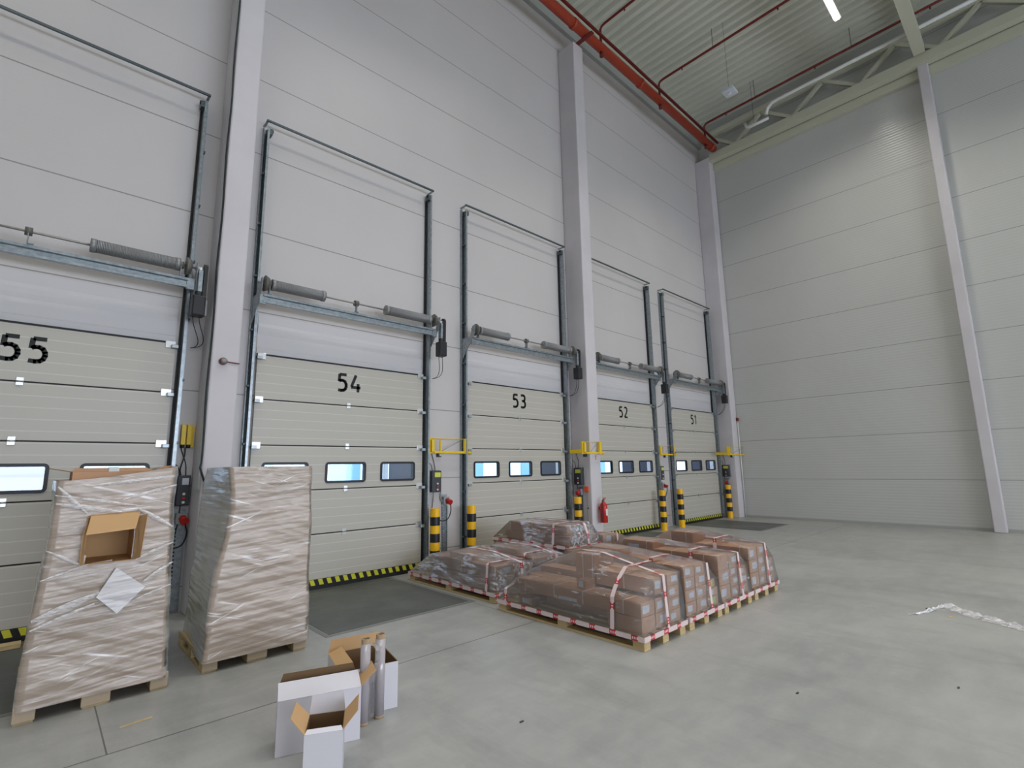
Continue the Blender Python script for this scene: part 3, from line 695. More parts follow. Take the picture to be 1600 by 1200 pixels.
for i, (x, y) in enumerate(((5.5, -5.05), (-2, -5.05), (12.85, -10.5), (5.5, -10.5), (-2, -10.5), (12.85, -17), (5.5, -17), (-2, -17))):
    lamp(x, y, 12.75, 'bright linear lamp in the roof, %s of the hall' % ['over the stacked pallets', 'over the torn load', 'middle row by the end wall', 'middle row over the centre', 'middle row over the side', 'rear row by the end wall', 'rear row over the centre', 'rear row over the side'][i], 165 if y > -11 else 300)

#@@LOADS
# ------------------------------------------------------------------ pallets, cartons and film
from mathutils import noise as mnoise
def pallet(x0, x1, y0, y1, z, label, group, wood='pallet_wood', nb=5):
    t = thing('wooden_pallet', label, 'pallet', ((x0+x1)/2, (y0+y1)/2, z), group)
    W, D = x1-x0, y1-y0
    for k in range(3):
        xa = x0+(W-.1)*k/2; one('bottom_board', t, wood, xa, xa+.1, y0, y1, z, z+.02)
        for j in range(3):
            ya = y0+(D-.12)*j/2; one('block', t, wood, xa, xa+.1, ya, ya+.12, z+.0202, z+.09)
    for j in range(3):
        ya = y0+(D-.12)*j/2; one('stringer_board', t, wood, x0, x1, ya, ya+.12, z+.0902, z+.108)
    for k in range(nb):
        xa = x0+(W-.1)*k/(nb-1); one('deck_board', t, wood, xa, xa+.1, y0, y1, z+.1082, z+.128)
    return t
PTS = []
def carton(x0, x1, y0, y1, z0, z1, label, group, cords=(), lab=None, side_lab=None, tape=True, sticker=False):
    g = .003
    m_ = MB(); m_.box(x0+g, x1-g, y0+g, y1-g, z0+.001, z1-.001, 'carton', .004)
    o = m_.build('cardboard_carton'); tag(o, label, 'carton', group, origin=((x0+x1)/2, (y0+y1)/2, z0+.001))
    for u in cords:
        y = y0+(y1-y0)*u; f = MB(); a = .0035
        f.box(x0+g-.004, x0+g, y-a, y+a, z0+.004, z1, 'strap_white'); f.box(x0+g-.004, x1-g, y-a, y+a, z1-.001, z1+.002, 'strap_white')
        f.build('cord', o)
    if lab:
        for (a, b_, c_, d_) in lab: one('paper_label', o, 'paper_label', x0+(x1-x0)*a, x0+(x1-x0)*b_, y0+g-.0015, y0+g-.0002, z0+(z1-z0)*c_, z0+(z1-z0)*d_)
    if side_lab:
        for (a, b_, c_, d_) in side_lab: one('paper_label', o, 'paper_label', x0+g-.0015, x0+g-.0002, y0+(y1-y0)*a, y0+(y1-y0)*b_, z0+(z1-z0)*c_, z0+(z1-z0)*d_)
    if sticker: one('green_sticker', o, 'green_sticker', x0+(x1-x0)*.3, x0+(x1-x0)*.7, y0+g-.0015, y0+g-.0002, z0+.02, z0+.08)
    PTS.extend([(x, y, z) for x in (x0, x1) for y in (y0, y1) for z in (z0, z1)])
    return o
def ribbon(m_, P, wdir, wd, period=.19, on=.06, phase=0.):
    P = [Vector(p) for p in P]; wdir = Vector(wdir).normalized(); s_ = phase; prev = None
    segs = []
    for a, b_ in zip(P, P[1:]):
        L_ = (b_-a).length; n = max(1, int(L_/.012))
        for k in range(n):
            segs.append((a.lerp(b_, k/n), a.lerp(b_, (k+1)/n), s_+L_*(k+.5)/n, k))
        s_ += L_
    for a, b_, s0, k in segs:
        red = (s0 % period) < on
        for r, (u0, u1) in enumerate(((-.5, -.22), (-.22, .22), (.22, .5))):
            mt = 'tape_white'
            if red: mt = 'tape_red' if (r != 1 or k % 2) else 'strap_white'
            m_.quad([a+wdir*wd*u0, b_+wdir*wd*u0, b_+wdir*wd*u1, a+wdir*wd*u1], mt)
def hull2(pts):
    pts = sorted(set((round(a, 4), round(b_, 4)) for a, b_ in pts)); 
    def half(ps):
        h = []
        for p in ps:
            while len(h) > 1 and (h[-1][0]-h[-2][0])*(p[1]-h[-2][1])-(h[-1][1]-h[-2][1])*(p[0]-h[-2][0]) <= 0: h.pop()
            h.append(p)
        return h
    a = half(pts); b_ = half(pts[::-1]); return a[:-1]+b_[:-1]
def hull_section(me_edges, axis, v):
    out = []; o = [i for i in range(3) if i != axis]
    for a, b_ in me_edges:
        if (a[axis]-v)*(b_[axis]-v) < 0:
            t = (v-a[axis])/(b_[axis]-a[axis]); p = a.lerp(b_, t); out.append((p[o[0]], p[o[1]]))
    return hull2(out)
def wrap(x0, x1, y0, y1, zd, label, cross=(), length=(), extra=(), mt='stretch_film'):
    """stretch film pulled tight over everything in PTS and down to the pallet deck, with printed tape"""
    P = [Vector(p) for p in PTS]+[Vector(p) for p in extra]
    cx, cy = (x0+x1)/2, (y0+y1)/2
    e = .008
    Q = [Vector((p.x+(e if p.x > cx else -e), p.y+(e if p.y > cy else -e), p.z+(e if p.z > zd+.03 else 0))) for p in P]
    e = .012
    for x in (x0-e, x1+e):
        for y in (y0-e, y1+e):
            for z in (zd-.022, zd+.02): Q.append(Vector((x, y, z)))
    bm = bmesh.new(); vs = [bm.verts.new(q) for q in Q]
    r = bmesh.ops.convex_hull(bm, input=vs)
    bmesh.ops.delete(bm, geom=[g for g in set(r['geom_interior']+r['geom_unused']) if isinstance(g, bmesh.types.BMVert)], context='VERTS')
    loose = [v for v in bm.verts if not v.link_faces]; bmesh.ops.delete(bm, geom=loose, context='VERTS')
    edges = [(e_.verts[0].co.copy(), e_.verts[1].co.copy()) for e_ in bm.edges]
    bot = [f for f in bm.faces if f.normal.z < -.9 and f.calc_center_median().z < zd]; bmesh.ops.delete(bm, geom=bot, context='FACES')
    bmesh.ops.triangulate(bm, faces=bm.faces[:])
    for _ in range(4):
        es = [e_ for e_ in bm.edges if e_.calc_length() > .09]
        if es: bmesh.ops.subdivide_edges(bm, edges=es, cuts=1); bmesh.ops.triangulate(bm, faces=[f for f in bm.faces if len(f.verts) > 4])
    bm.normal_update()
    for v in bm.verts:
        n = mnoise.noise(v.co*9)*.004+mnoise.noise(v.co*23)*.002
        v.co += v.normal*(n+.002)
    MM = MB(); MM.b.free(); MM.b = bm; MM.mi(mt)
    for f in bm.faces: f.smooth = True
    o = MM.build('stretch_film'); tag(o, label, 'stretch film', 'clear films over the long pallets', origin=(cx, cy, zd-.04))
    f = MB(); q = .022
    ribbon(f, [(x0-q, y1+q, zd), (x0-q, y0-q, zd), (x1+q, y0-q, zd), (x1+q, y1+q, zd), (x0-q, y1+q, zd)], (0, 0, 1), .046, .24, .075, rnd(0, .2))
    f.build('printed_tape', o)
    for ax, lst in ((1, cross), (0, length)):
        for v in lst:
            H = hull_section(edges, ax, v)
            c2 = (sum(p[0] for p in H)/len(H), sum(p[1] for p in H)/len(H))
            H = [((p[0]-c2[0])*(1+.008/abs(p[0]-c2[0]+1e-6) if abs(p[0]-c2[0]) > .01 else 1)+c2[0], p[1]+.006) for p in H]
            H = [p for p in H if p[1] > zd-.06]
            H.sort(key=lambda p: math.atan2(p[1]-(zd-.2), p[0]-c2[0]))
            P3 = [(p[0], v, p[1]) if ax == 1 else (v, p[0], p[1]) for p in H]
            f = MB(); ribbon(f, P3, (0, 1, 0) if ax == 1 else (1, 0, 0), .045, .24, .07, rnd(0, .2)); f.build('printed_tape', o)
    return o
ROWS = 'long cartons in the film-wrapped loads'
def short(x0, pn, spec, near=True):
    for q in spec:
        (a, b_, y0, y1, z0, z1, txt) = q[:7]; kw = q[7] if len(q) > 7 else {}
        carton(x0+a, x0+b_, y0, y1, z0, z1, txt+' '+pn, ROWS, **kw)
YA, YB = -4.69, -2.73
F_ = -4.665
LB = [(.15, .6, .25, .75)]; LB2 = [(.35, .85, .3, .8)]
c4 = (.2, .45, .72)
# pallet 1
x0 = 4.13; pn = 'on the first front pallet'
pallet(x0, x0+.73, YA, YB, 0, 'long pallet with the tallest open view, first of the front row beside door 54 plate', 'long wooden pallets')
PTS.clear()
short(x0, pn, [
 (.02, .25, F_, -4.28, .13, .27, 'short brown carton under the corner', dict()),
 (.02, .25, -3.26, -3.04, .13, .21, 'small flat brown carton underneath the long one', dict(side_lab=[(.2, .7, .2, .8)])),
 (.02, .25, F_, -3.04, .272, .40, 'very long brown carton along the side', dict(cords=(.12, .42, .66, .93), lab=[(.1, .6, .25, .75)], side_lab=[(.47, .62, .05, .3)])),
 (.08, .24, -3.98, -3.86, .402, .495, 'small labelled carton lying on the long carton', dict(side_lab=[(.3, .8, .2, .85)])),
 (.26, .47, F_, -2.95, .13, .265, 'brown carton, bottom of the middle column,', dict(lab=LB2)),
 (.26, .47, F_, -2.95, .267, .40, 'brown carton, second of the middle column,', dict(lab=LB, cords=c4)),
 (.26, .47, F_, -3.97, .43, .58, 'brown carton, top of the middle column,', dict(lab=[(.05, .5, .35, .8)], cords=(.5,))),
 (.26, .60, -3.96, -3.70, .42, .72, 'tall brown carton standing upright in the middle', dict(cords=(.1, .6))),
 (.49, .71, F_, -2.95, .13, .24, 'brown carton, bottom of the far column,', dict(lab=LB)),
 (.49, .71, F_, -2.95, .242, .355, 'brown carton, second of the far column,', dict(lab=LB2)),
 (.49, .71, F_, -2.95, .357, .465, 'brown carton, third of the far column,', dict(lab=LB)),
 (.49, .71, F_, -3.6, .467, .58, 'brown carton, top of the far column,', dict(lab=LB2, cords=c4))])
wrap(x0, x0+.73, YA, YB, .105, 'clear stretch film over the front pallet with the upright carton', cross=(-4.36, -2.86), length=(x0+.40,))
# pallet 2
x0 = 4.95; pn = 'on the second front pallet'
pallet(x0, x0+.72, YA, YB, 0, 'long pallet, second of the front row counted from the door 54 plate', 'long wooden pallets')
PTS.clear()
short(x0, pn, [
 (.0, .22, F_-.0, -2.95, .13, .25, 'brown carton, bottom of the first column,', dict(lab=LB)),
 (.0, .22, F_, -2.95, .252, .37, 'brown carton, second of the first column,', dict(lab=LB2)),
 (.0, .22, F_, -3.0, .372, .49, 'brown carton, third of the first column,', dict(lab=LB)),
 (.0, .22, F_, -3.1, .492, .61, 'brown carton, top of the first column,', dict(lab=LB, cords=(.15, .5, .8))),
 (.23, .46, F_, -2.95, .13, .25, 'brown carton, bottom of the middle column,', dict(lab=LB2)),
 (.23, .46, F_, -2.95, .252, .37, 'brown carton, second of the middle column,', dict(lab=LB)),
 (.23, .46, F_, -3.0, .372, .49, 'brown carton, third of the middle column,', dict(lab=LB2)),
 (.23, .44, F_, -3.35, .492, .595, 'brown carton, top of the middle column,', dict(lab=LB)),
 (.0, .26, -3.85, -3.46, .612, .70, 'small flat carton on top at the wall end', dict(side_lab=[(.1, .5, .3, .8)])),
 (.47, .71, F_, -2.95, .13, .22, 'brown carton, bottom of the far column,', dict(sticker=True)),
 (.47, .71, F_, -2.95, .222, .31, 'brown carton, second of the far column,', dict(lab=LB)),
 (.47, .66, F_, -2.95, .312, .40, 'brown carton, top of the far column,', dict(sticker=True))])
wrap(x0, x0+.72, YA, YB, .105, 'clear stretch film over the second front pallet from door 54 plate', cross=(-4.3,), length=(x0+.47,))
# pallet 3
x0 = 5.74; pn = 'on the third front pallet'
pallet(x0, x0+.72, YA, YB, 0, 'long pallet, third of the front row counted from the door 54 plate', 'long wooden pallets')
PTS.clear()
short(x0, pn, [
 (-.03, .24, F_, -3.0, .13, .29, 'brown carton, bottom of the first column,', dict(lab=LB)),
 (-.03, .24, F_, -3.0, .292, .45, 'brown carton, second of the first column,', dict(lab=LB2)),
 (-.03, .24, F_, -3.85, .452, .62, 'brown carton, top of the first column,', dict(cords=(.2, .7))),
 (-.03, .27, -3.84, -3.40, .50, .70, 'tall labelled carton standing at the wall end', dict(side_lab=[(.45, .8, .3, .75)], cords=(.2,))),
 (.25, .47, F_, -3.0, .13, .24, 'brown carton, bottom of the middle column,', dict(lab=LB)),
 (.25, .47, F_, -3.0, .242, .35, 'brown carton, second of the middle column,', dict(lab=LB2)),
 (.25, .47, F_, -3.0, .352, .465, 'brown carton, third of the middle column,', dict(lab=LB)),
 (.25, .47, F_, -3.9, .467, .59, 'brown carton, top of the middle column,', dict(lab=LB2)),
 (.48, .71, F_, -3.0, .13, .23, 'brown carton, bottom of the far column,', dict(lab=LB)),
 (.48, .71, F_, -3.0, .232, .33, 'brown carton, second of the far column,', dict(lab=LB2)),
 (.48, .69, F_, -3.0, .332, .43, 'brown carton, top of the far column,', dict(lab=LB))])
wrap(x0, x0+.72, YA, YB, .105, 'clear stretch film over the third front pallet from door 54 plate', cross=(-4.35,), length=(x0+.46,))
# pallet 4
x0 = 6.56; pn = 'on the last front pallet'
pallet(x0, x0+.73, YA, YB, 0, 'long pallet, last of the front row, on the end wall side', 'long wooden pallets')
PTS.clear()
short(x0, pn, [
 (-.02, .24, F_, -3.0, .13, .30, 'brown carton, bottom of the first column,', dict(lab=LB)),
 (-.02, .24, F_, -3.0, .302, .46, 'brown carton, second of the first column,', dict(lab=LB2)),
 (-.02, .24, F_, -3.95, .462, .61, 'brown carton, top of the first column,', dict(lab=LB, cords=(.15, .8))),
 (-.02, .30, -3.94, -3.62, .462, .74, 'tall brown carton standing at the wall end', dict(cords=(.3,))),
 (.25, .48, F_, -3.0, .13, .24, 'brown carton, bottom of the middle column,', dict(lab=LB)),
 (.25, .48, F_, -3.0, .242, .36, 'brown carton, second of the middle column,', dict(lab=LB2)),
 (.25, .48, F_, -3.0, .362, .48, 'brown carton, third of the middle column,', dict(lab=LB)),
 (.25, .46, F_, -3.7, .482, .61, 'brown carton, top of the middle column,', dict(lab=LB2)),
 (.49, .72, F_, -3.0, .13, .22, 'brown carton, bottom of the far column,', dict(lab=LB)),
 (.49, .72, F_, -3.0, .222, .32, 'brown carton, second of the far column,', dict(lab=LB2)),
 (.49, .70, F_, -3.0, .322, .42, 'brown carton, top of the far column,', dict(lab=LB))])
wrap(x0, x0+.73, YA, YB, .105, 'clear stretch film over the front pallet closest to the end wall', cross=(-4.25,), length=(x0+.46,))
# rear row
YA, YB, F_ = -2.52, -.56, -2.50
x0 = 4.26; pn = 'on the first rear pallet'
pallet(x0, x0+.68, YA, YB, 0, 'low long pallet standing on the edge of the door 54 plate', 'long wooden pallets')
PTS.clear()
short(x0, pn, [
 (.02, .33, F_, -1.05, .13, .28, 'wide brown carton, bottom layer', dict(lab=LB)),
 (.02, .33, F_, -1.10, .282, .43, 'wide brown carton, second layer', dict(lab=LB2, cords=(.5,))),
 (.08, .50, -1.95, -1.45, .432, .50, 'flat brown carton on top', dict()),
 (.34, .66, F_, -1.05, .13, .26, 'narrow brown carton, bottom layer', dict(lab=LB)),
 (.34, .66, F_, -1.05, .262, .40, 'narrow brown carton, second layer', dict(lab=LB))])
wrap(x0, x0+.68, YA, YB, .105, 'stretch film with painted glare over the low pallet touching the door 54 plate', mt='stretch_film_painted_glare', cross=(-2.36,), length=(x0+.45,))
x0 = 4.985; pn = 'on the second rear pallet'
pallet(x0, x0+.66, YA, YB, 0, 'low long pallet, second of the rear row from the door 54 plate', 'long wooden pallets')
PTS.clear()
short(x0, pn, [
 (.0, .32, F_, -1.05, .13, .27, 'brown carton, bottom of the first column,', dict(lab=LB)),
 (.0, .32, F_, -1.05, .272, .44, 'brown carton, top of the first column,', dict(lab=LB)),
 (.05, .5, -2.1, -1.5, .442, .51, 'flat brown carton lying on top', dict()),
 (.33, .6, F_, -1.05, .13, .27, 'brown carton, bottom of the far column,', dict(lab=LB2)),
 (.33, .6, F_, -1.05, .272, .42, 'brown carton, top of the far column,', dict(lab=LB))])
wrap(x0, x0+.66, YA, YB, .105, 'stretch film with painted glare over the low pallet second from the door 54 plate', mt='stretch_film_painted_glare', cross=(-2.3,), length=(x0+.40,))
x0 = 5.68; pn = 'of the two-storey stack'
pallet(x0, x0+.66, YA, YB, .0026, 'long pallet carrying the two-storey stack before door 53', 'long wooden pallets')
PTS.clear()
short(x0, pn, [
 (.02, .33, F_, -1.05, .13, .26, 'brown carton under the upper pallet, first column,', dict(lab=LB)),
 (.02, .33, F_, -1.05, .262, .385, 'brown carton touching the upper pallet, first column,', dict(lab=LB)),
 (.34, .64, F_, -1.05, .13, .26, 'brown carton under the upper pallet, far column,', dict(lab=LB2)),
 (.34, .64, F_, -1.05, .262, .385, 'brown carton touching the upper pallet, far column,', dict(lab=LB))])
pallet(x0, x0+.66, YA, -.88, .387, 'upper pallet resting on cartons in the stack before door 53', 'long wooden pallets')
short(x0, pn, [
 (.02, .33, F_, -1.15, .517, .65, 'upper brown carton, first column,', dict(lab=LB, cords=(.5,))),
 (.02, .33, F_+.05, -1.25, .652, .79, 'topmost brown carton, first column,', dict(lab=LB2, cords=(.2, .6))),
 (.34, .64, F_, -1.15, .517, .65, 'upper brown carton, far column,', dict(lab=LB)),
 (.34, .60, F_+.1, -1.3, .652, .80, 'topmost brown carton, far column,', dict(lab=LB))])
wrap(x0, x0+.66, YA, -.86, .49, 'film with painted glare over the two-storey stack before door 53', mt='stretch_film_painted_glare', cross=(-2.2,), length=(x0+.40,), extra=[])
x0 = 6.47; pn = 'on the last rear pallet'
pallet(x0, x0+.70, YA, YB, .0026, 'long pallet of the rear row closest to the end wall', 'long wooden pallets')
PTS.clear()
short(x0, pn, [
 (.0, .24, F_, -1.0, .13, .29, 'brown carton, bottom of the first column,', dict(lab=LB)),
 (.0, .24, F_, -1.0, .292, .45, 'brown carton, second of the first column,', dict(lab=LB)),
 (.0, .24, F_, -1.3, .452, .60, 'brown carton, top of the first column,', dict(lab=LB2, cords=(.2,))),
 (.25, .47, F_, -1.0, .13, .30, 'brown carton, bottom of the middle column,', dict(lab=LB)),
 (.25, .47, F_, -1.0, .302, .56, 'brown carton, top of the middle column,', dict(sticker=True)),
 (.48, .69, F_, -1.0, .13, .30, 'brown carton, bottom of the far column,', dict(lab=LB)),
 (.48, .69, F_, -1.0, .302, .47, 'brown carton, top of the far column,', dict(lab=LB))])
wrap(x0, x0+.70, YA, YB, .105, 'clear film over the rear pallet before the extinguisher column', cross=(-2.3,), length=(x0+.35,))

# ------------------------------------------------------------------ tall wrapped pallets
def lerp_tab(T, z):
    if z <= T[0][0]: return T[0][1:]
    for a, b_ in zip(T, T[1:]):
        if z <= b_[0]:
            u = (z-a[0])/(b_[0]-a[0]); return tuple(p+(q-p)*u for p, q in zip(a[1:], b_[1:]))
    return T[-1][1:]
def wrapped(name, label, T, ztop, zbot, mts, hole=None, seed=0, rise=None):
    """T rows: z, xl_front, xr_front, xl_back, xr_back, y_front, y_back"""
    nz, nx, ny = 72, 34, 30
    b = bmesh.new(); rings = []; mm = [MATS[m_] for m_ in mts]
    for i in range(nz+1):
        u = i/nz; ring = []
        for side in range(4):
            n = (nx, ny, nx, ny)[side]
            for k in range(n):
                v = k/n
                if rise: zt = ztop+rise*((v if side == 0 else 1 if side == 1 else 1-v if side == 2 else 0)**1.5)
                else: zt = ztop
                z = zbot+(zt-zbot)*u
                xlf, xrf, xlb, xrb, yf, yb = lerp_tab(T, z)
                r = .035
                if side == 0: x, y = xlf+(xrf-xlf)*v, yf
                elif side == 1: x, y = xrf+(xrb-xrf)*v, yf+(yb-yf)*v
                elif side == 2: x, y = xrb+(xlb-xrb)*v, yb
                else: x, y = xlb+(xlf-xlb)*v, yb+(yf-yb)*v
                e = min(v, 1-v)*(xrf-xlf if side in (0, 2) else yb-yf)
                if e < r:
                    q = (r-e)/r; o_ = r*(1-math.sqrt(max(0, 1-q*q)))*.75
                    if side == 0: y += o_
                    elif side == 1: x -= o_
                    elif side == 2: y -= o_
                    else: x += o_
                p = Vector((x, y, z))
                d = mnoise.noise(Vector((x*3+seed, y*3, z*4)))*.012 + mnoise.noise(Vector((x*2.5, y*2.5+seed, z*16+x*5)))*.005 
                nrm = {0: Vector((0, -1, 0)), 1: Vector((1, 0, 0)), 2: Vector((0, 1, 0)), 3: Vector((-1, 0, 0))}[side]
                ring.append(b.verts.new(p+nrm*d))
        rings.append(ring)
    n = len(rings[0])
    for i in range(nz):
        for k in range(n):
            f = b.faces.new([rings[i][k], rings[i][(k+1) % n], rings[i+1][(k+1) % n], rings[i+1][k]]); f.smooth = True
            f.material_index = 1 if k >= nx+ny+nx or nx <= k < nx+ny else 0
    if hole:
        hx0, hx1, hz0, hz1 = hole; yf = min(v.co.y for v in rings[nz//2])
        kill = [f for f in b.faces if hx0 < f.calc_center_median().x < hx1 and hz0 < f.calc_center_median().z < hz1 and f.calc_center_median().y < T[0][5]+.2]
        bmesh.ops.delete(b, geom=kill, context='FACES')
    # inset lid
    zc = ztop-.035
    cap = [b.verts.new(Vector((v.co.x, v.co.y, zc))) for v in rings[-4]]
    f = b.faces.new(cap); f.material_index = 0
    me = bpy.data.meshes.new(name); b.normal_update(); bmesh.ops.recalc_face_normals(b, faces=[f for f in b.faces if len(f.verts) == 4])
    b.to_mesh(me); b.free()
    for m_ in mm: me.materials.append(m_)
    o = bpy.data.objects.new(name, me); COL.objects.link(o); OFF[o.name] = Vector((0, 0, 0))
    c = ((T[0][1]+T[0][2])/2, (T[0][5]+T[0][6])/2, zbot)
    return tag(o, label, 'wrapped goods', 'tall wrapped loads', origin=c)
def short_pallet(x0, x1, y0, y1, label):
    t = thing('wooden_pallet', label, 'pallet', ((x0+x1)/2, (y0+y1)/2, 0), 'pallets under the tall loads'); W = x1-x0; D = y1-y0
    for k, wk in ((0, .10), (1, .15), (2, .10)):
        xa = x0+(W-wk)*k/2
        for j in range(3): one('block', t, 'pallet_wood', xa, xa+wk, y0+(D-.14)*j/2, y0+(D-.14)*j/2+.14, .0202, .10)
        one('bottom_board', t, 'pallet_wood', xa, xa+wk, y0, y1, 0, .02)
    one('deck_board', t, 'pallet_wood', x0, x1, y0, y1, .1002, .125)
    for k in range(3): # carton-coloured wrap pulled around the feet
        xa = x0+(W-(.10, .15, .10)[k])*k/2; wk = (.10, .15, .10)[k]
        f = MB(); f.box(xa-.008, xa+wk+.008, y0-.012, y0-.002, .012, .12, 'foot_kraft', .006); f.build('foot_wrap', t)
short_pallet(.045, .90, -2.47, -1.5, 'wooden pallet under the tall torn wrapped load before door 55')
TA = [(.09, .040, .905, .06, .90, -2.50, -1.45), (.386, .043, .885, .07, .88, -2.50, -1.45), (.747, .070, .868, .08, .86, -2.50, -1.46), (1.165, .108, .862, .11, .85, -2.49, -1.48), (1.4, .112, .848, .11, .84, -2.48, -1.5), (1.72, .112, .85, .11, .84, -2.47, -1.5)]
wrapped('wrapped_pallet_load', 'tall slumping load in paper and film with an open carton in its face', TA, 1.60, .085, ('wrapped_kraft', 'wrapped_milky'), (.312, .602, 1.0, 1.335), 1.3, .10)
def open_box(name, label, group, P, h, t_, mt_out, mt_in, flaps=(), origin=None):
    """P: 4 floor corners anticlockwise; z0 in P; open top. flaps: (edge index, length, outward tilt deg, material)"""
    P = [Vector(p) for p in P]; Z = Vector((0, 0, 1)); m_ = MB(); c = sum(P, Vector())/4
    I = [p+(c-p).normalized()*t_*1.6 for p in P]
    for k in range(4):
        a, b_, ai, bi = P[k], P[(k+1) % 4], I[k], I[(k+1) % 4]; H = Z*h
        m_.quad([a, b_, b_+H, a+H], mt_out); m_.quad([bi+Z*t_, ai+Z*t_, ai+H, bi+H], mt_in); m_.quad([a+H, b_+H, bi+H, ai+H], mt_in)
    m_.quad([p for p in P[::-1]], mt_out); m_.quad([p+Z*t_ for p in I], mt_in)
    o = m_.build(name); tag(o, label, 'box', group, origin=tuple(c))
    for k, ln, tilt, mo in flaps:
        a, b_ = P[k]+Z*h, P[(k+1) % 4]+Z*h; out = (b_-a).cross(Z).normalized(); d = (Z*math.cos(math.radians(tilt))+out*math.sin(math.radians(tilt)))*ln
        n = d.cross(b_-a).normalized()*.003; q = (b_-a)*.06
        f = MB(); f.hexa([a+Z*.001, b_+Z*.001, b_+d-q, a+d+q, a+n+Z*.001, b_+n+Z*.001, b_+d-q+n, a+d+q+n], mo)
        f.build('flap', o)
    return o
# gathered folds of film strung across the torn load
_o = bpy.data.objects['wrapped_pallet_load']; OFF[_o.name] = Vector(_o.location)
random.seed(11)
for (xa, za, xb, zb, wd) in ((.12, 1.56, .30, 1.36, .03), (.12, 1.44, .50, 1.36, .04), (.11, 1.50, .60, 1.40, .025), (.60, 1.38, .84, 1.22, .035), (.50, 1.45, .84, 1.55, .03), (.62, 1.0, .85, 1.10, .03),
        (.07, .66, .42, .79, .05), (.07, .60, .40, .72, .03), (.68, .83, .86, .95, .03), (.10, 1.12, .33, .98, .025), (.30, 1.56, .82, 1.62, .03), (.09, .92, .34, 1.0, .02), (.62, .70, .86, .78, .02)):
    f = MB(); n = 14; A = Vector((xa, -2.525, za)); B = Vector((xb, -2.525, zb)); d = (B-A).normalized(); u = Vector((-d.z, 0, d.x))*wd/2; rows = []
    for k in range(n+1):
        p = A.lerp(B, k/n); e_ = .4+.6*math.sin(math.pi*k/n); rows.append([f.b.verts.new(p+u*e_*q+Vector((0, -.012*(1-q*q)-.004*rnd(0, 1), 0))) for q in (-1, -.3, .3, 1)])
    for r0, r1 in zip(rows, rows[1:]):
        for q in range(3): f.face([r0[q], r0[q+1], r1[q+1], r1[q]], 'stretch_film_fold')
    f.build('film_fold', _o, True)
# carton facing out of the hole
m_ = MB(); hx0, hx1, hz0, hz1, yf, yb = .305, .61, .995, 1.335, -2.515, -2.12; w_ = .006
m_.box(hx0, hx0+w_, yf, yb, hz0, hz1, 'kraft_inner'); m_.box(hx1-w_, hx1, yf, yb, hz0, hz1, 'kraft_inner'); m_.box(hx0+w_, hx1-w_, yf, yb, hz0, hz0+w_, 'kraft_inner')
m_.box(hx0+w_, hx1-w_, yf, yb, hz1-w_, hz1, 'kraft_inner'); m_.box(hx0+w_, hx1-w_, yb-w_, yb, hz0+w_, hz1-w_, 'kraft_inner')
o = m_.build('open_carton'); tag(o, 'empty tan carton gaping out of the torn wrapped load', 'box', origin=(.46, -2.4, .995))
f = MB(); f.hexa([(.295, -2.72, 1.225), (.575, -2.72, 1.245), (.575, -2.716, 1.251), (.295, -2.716, 1.231), (.325, -2.52, 1.345), (.62, -2.52, 1.352), (.62, -2.516, 1.358), (.325, -2.516, 1.351)], 'kraft_inner'); f.build('flap', o)
f = MB(); f.hexa([(.285, -2.56, 1.0), (.305, -2.515, 1.0), (.309, -2.515, 1.0), (.289, -2.56, 1.0), (.285, -2.56, 1.20), (.305, -2.515, 1.30), (.309, -2.515, 1.30), (.289, -2.56, 1.20)], 'kraft_inner'); f.build('flap', o)
f = MB(); f.hexa([(.606, -2.515, 1.0), (.635, -2.60, 1.02), (.639, -2.60, 1.02), (.61, -2.515, 1.0), (.606, -2.515, 1.32), (.655, -2.60, 1.34), (.659, -2.60, 1.34), (.61, -2.515, 1.32)], 'kraft_inner'); f.build('flap', o)
m_ = MB(); m_.hexa([(.403, -2.545, .765), (.533, -2.56, .630), (.533, -2.556, .630), (.403, -2.541, .765), (.506, -2.525, .955), (.690, -2.555, .795), (.690, -2.551, .795), (.506, -2.521, .955)], 'foam_white')
o = m_.build('foam_sheet'); tag(o, 'square white foam sheet stuck cornerwise on the torn wrapped load', 'sheet', origin=(.54, -2.54, .79))
open_box('open_carton', 'open brown carton with loose flaps on top of the torn load', None, [(.20, -2.28, 1.575), (.76, -2.28, 1.575), (.76, -1.85, 1.575), (.20, -1.85, 1.575)], .09, .006, 'carton', 'kraft_dark', [(3, .14, 78, 'carton'), (2, .09, 70, 'carton'), (1, .10, 65, 'carton')])
m_ = MB(); m_.box(.42, .49, -2.2, -2.12, 1.60, 1.70, 'white_plastic', .005); o = m_.build('foam_block'); tag(o, 'small white block sticking out of the open carton on the torn load', 'block', origin=(.45, -2.16, 1.6))
short_pallet(1.165, 2.0, -2.38, -1.38, 'wooden pallet under the smooth tall wrapped load before the column')
TB = [(.09, 1.150, 2.03, 1.20, 2.03, -2.42, -1.35), (.474, 1.166, 2.02, 1.215, 2.02, -2.42, -1.35), (.776, 1.190, 2.01, 1.235, 2.01, -2.42, -1.35), (1.032, 1.242, 2.012, 1.240, 2.01, -2.42, -1.35), (1.353, 1.283, 2.0, 1.25, 2.0, -2.42, -1.35), (1.55, 1.262, 1.99, 1.275, 1.99, -2.42, -1.35), (1.70, 1.240, 1.985, 1.29, 1.98, -2.41, -1.36)]
wrapped('wrapped_pallet_load', 'tall straight load in paper and film with a bluish slack side', TB, 1.69, .085, ('wrapped_kraft', 'wrapped_milky'), None, 5.1)

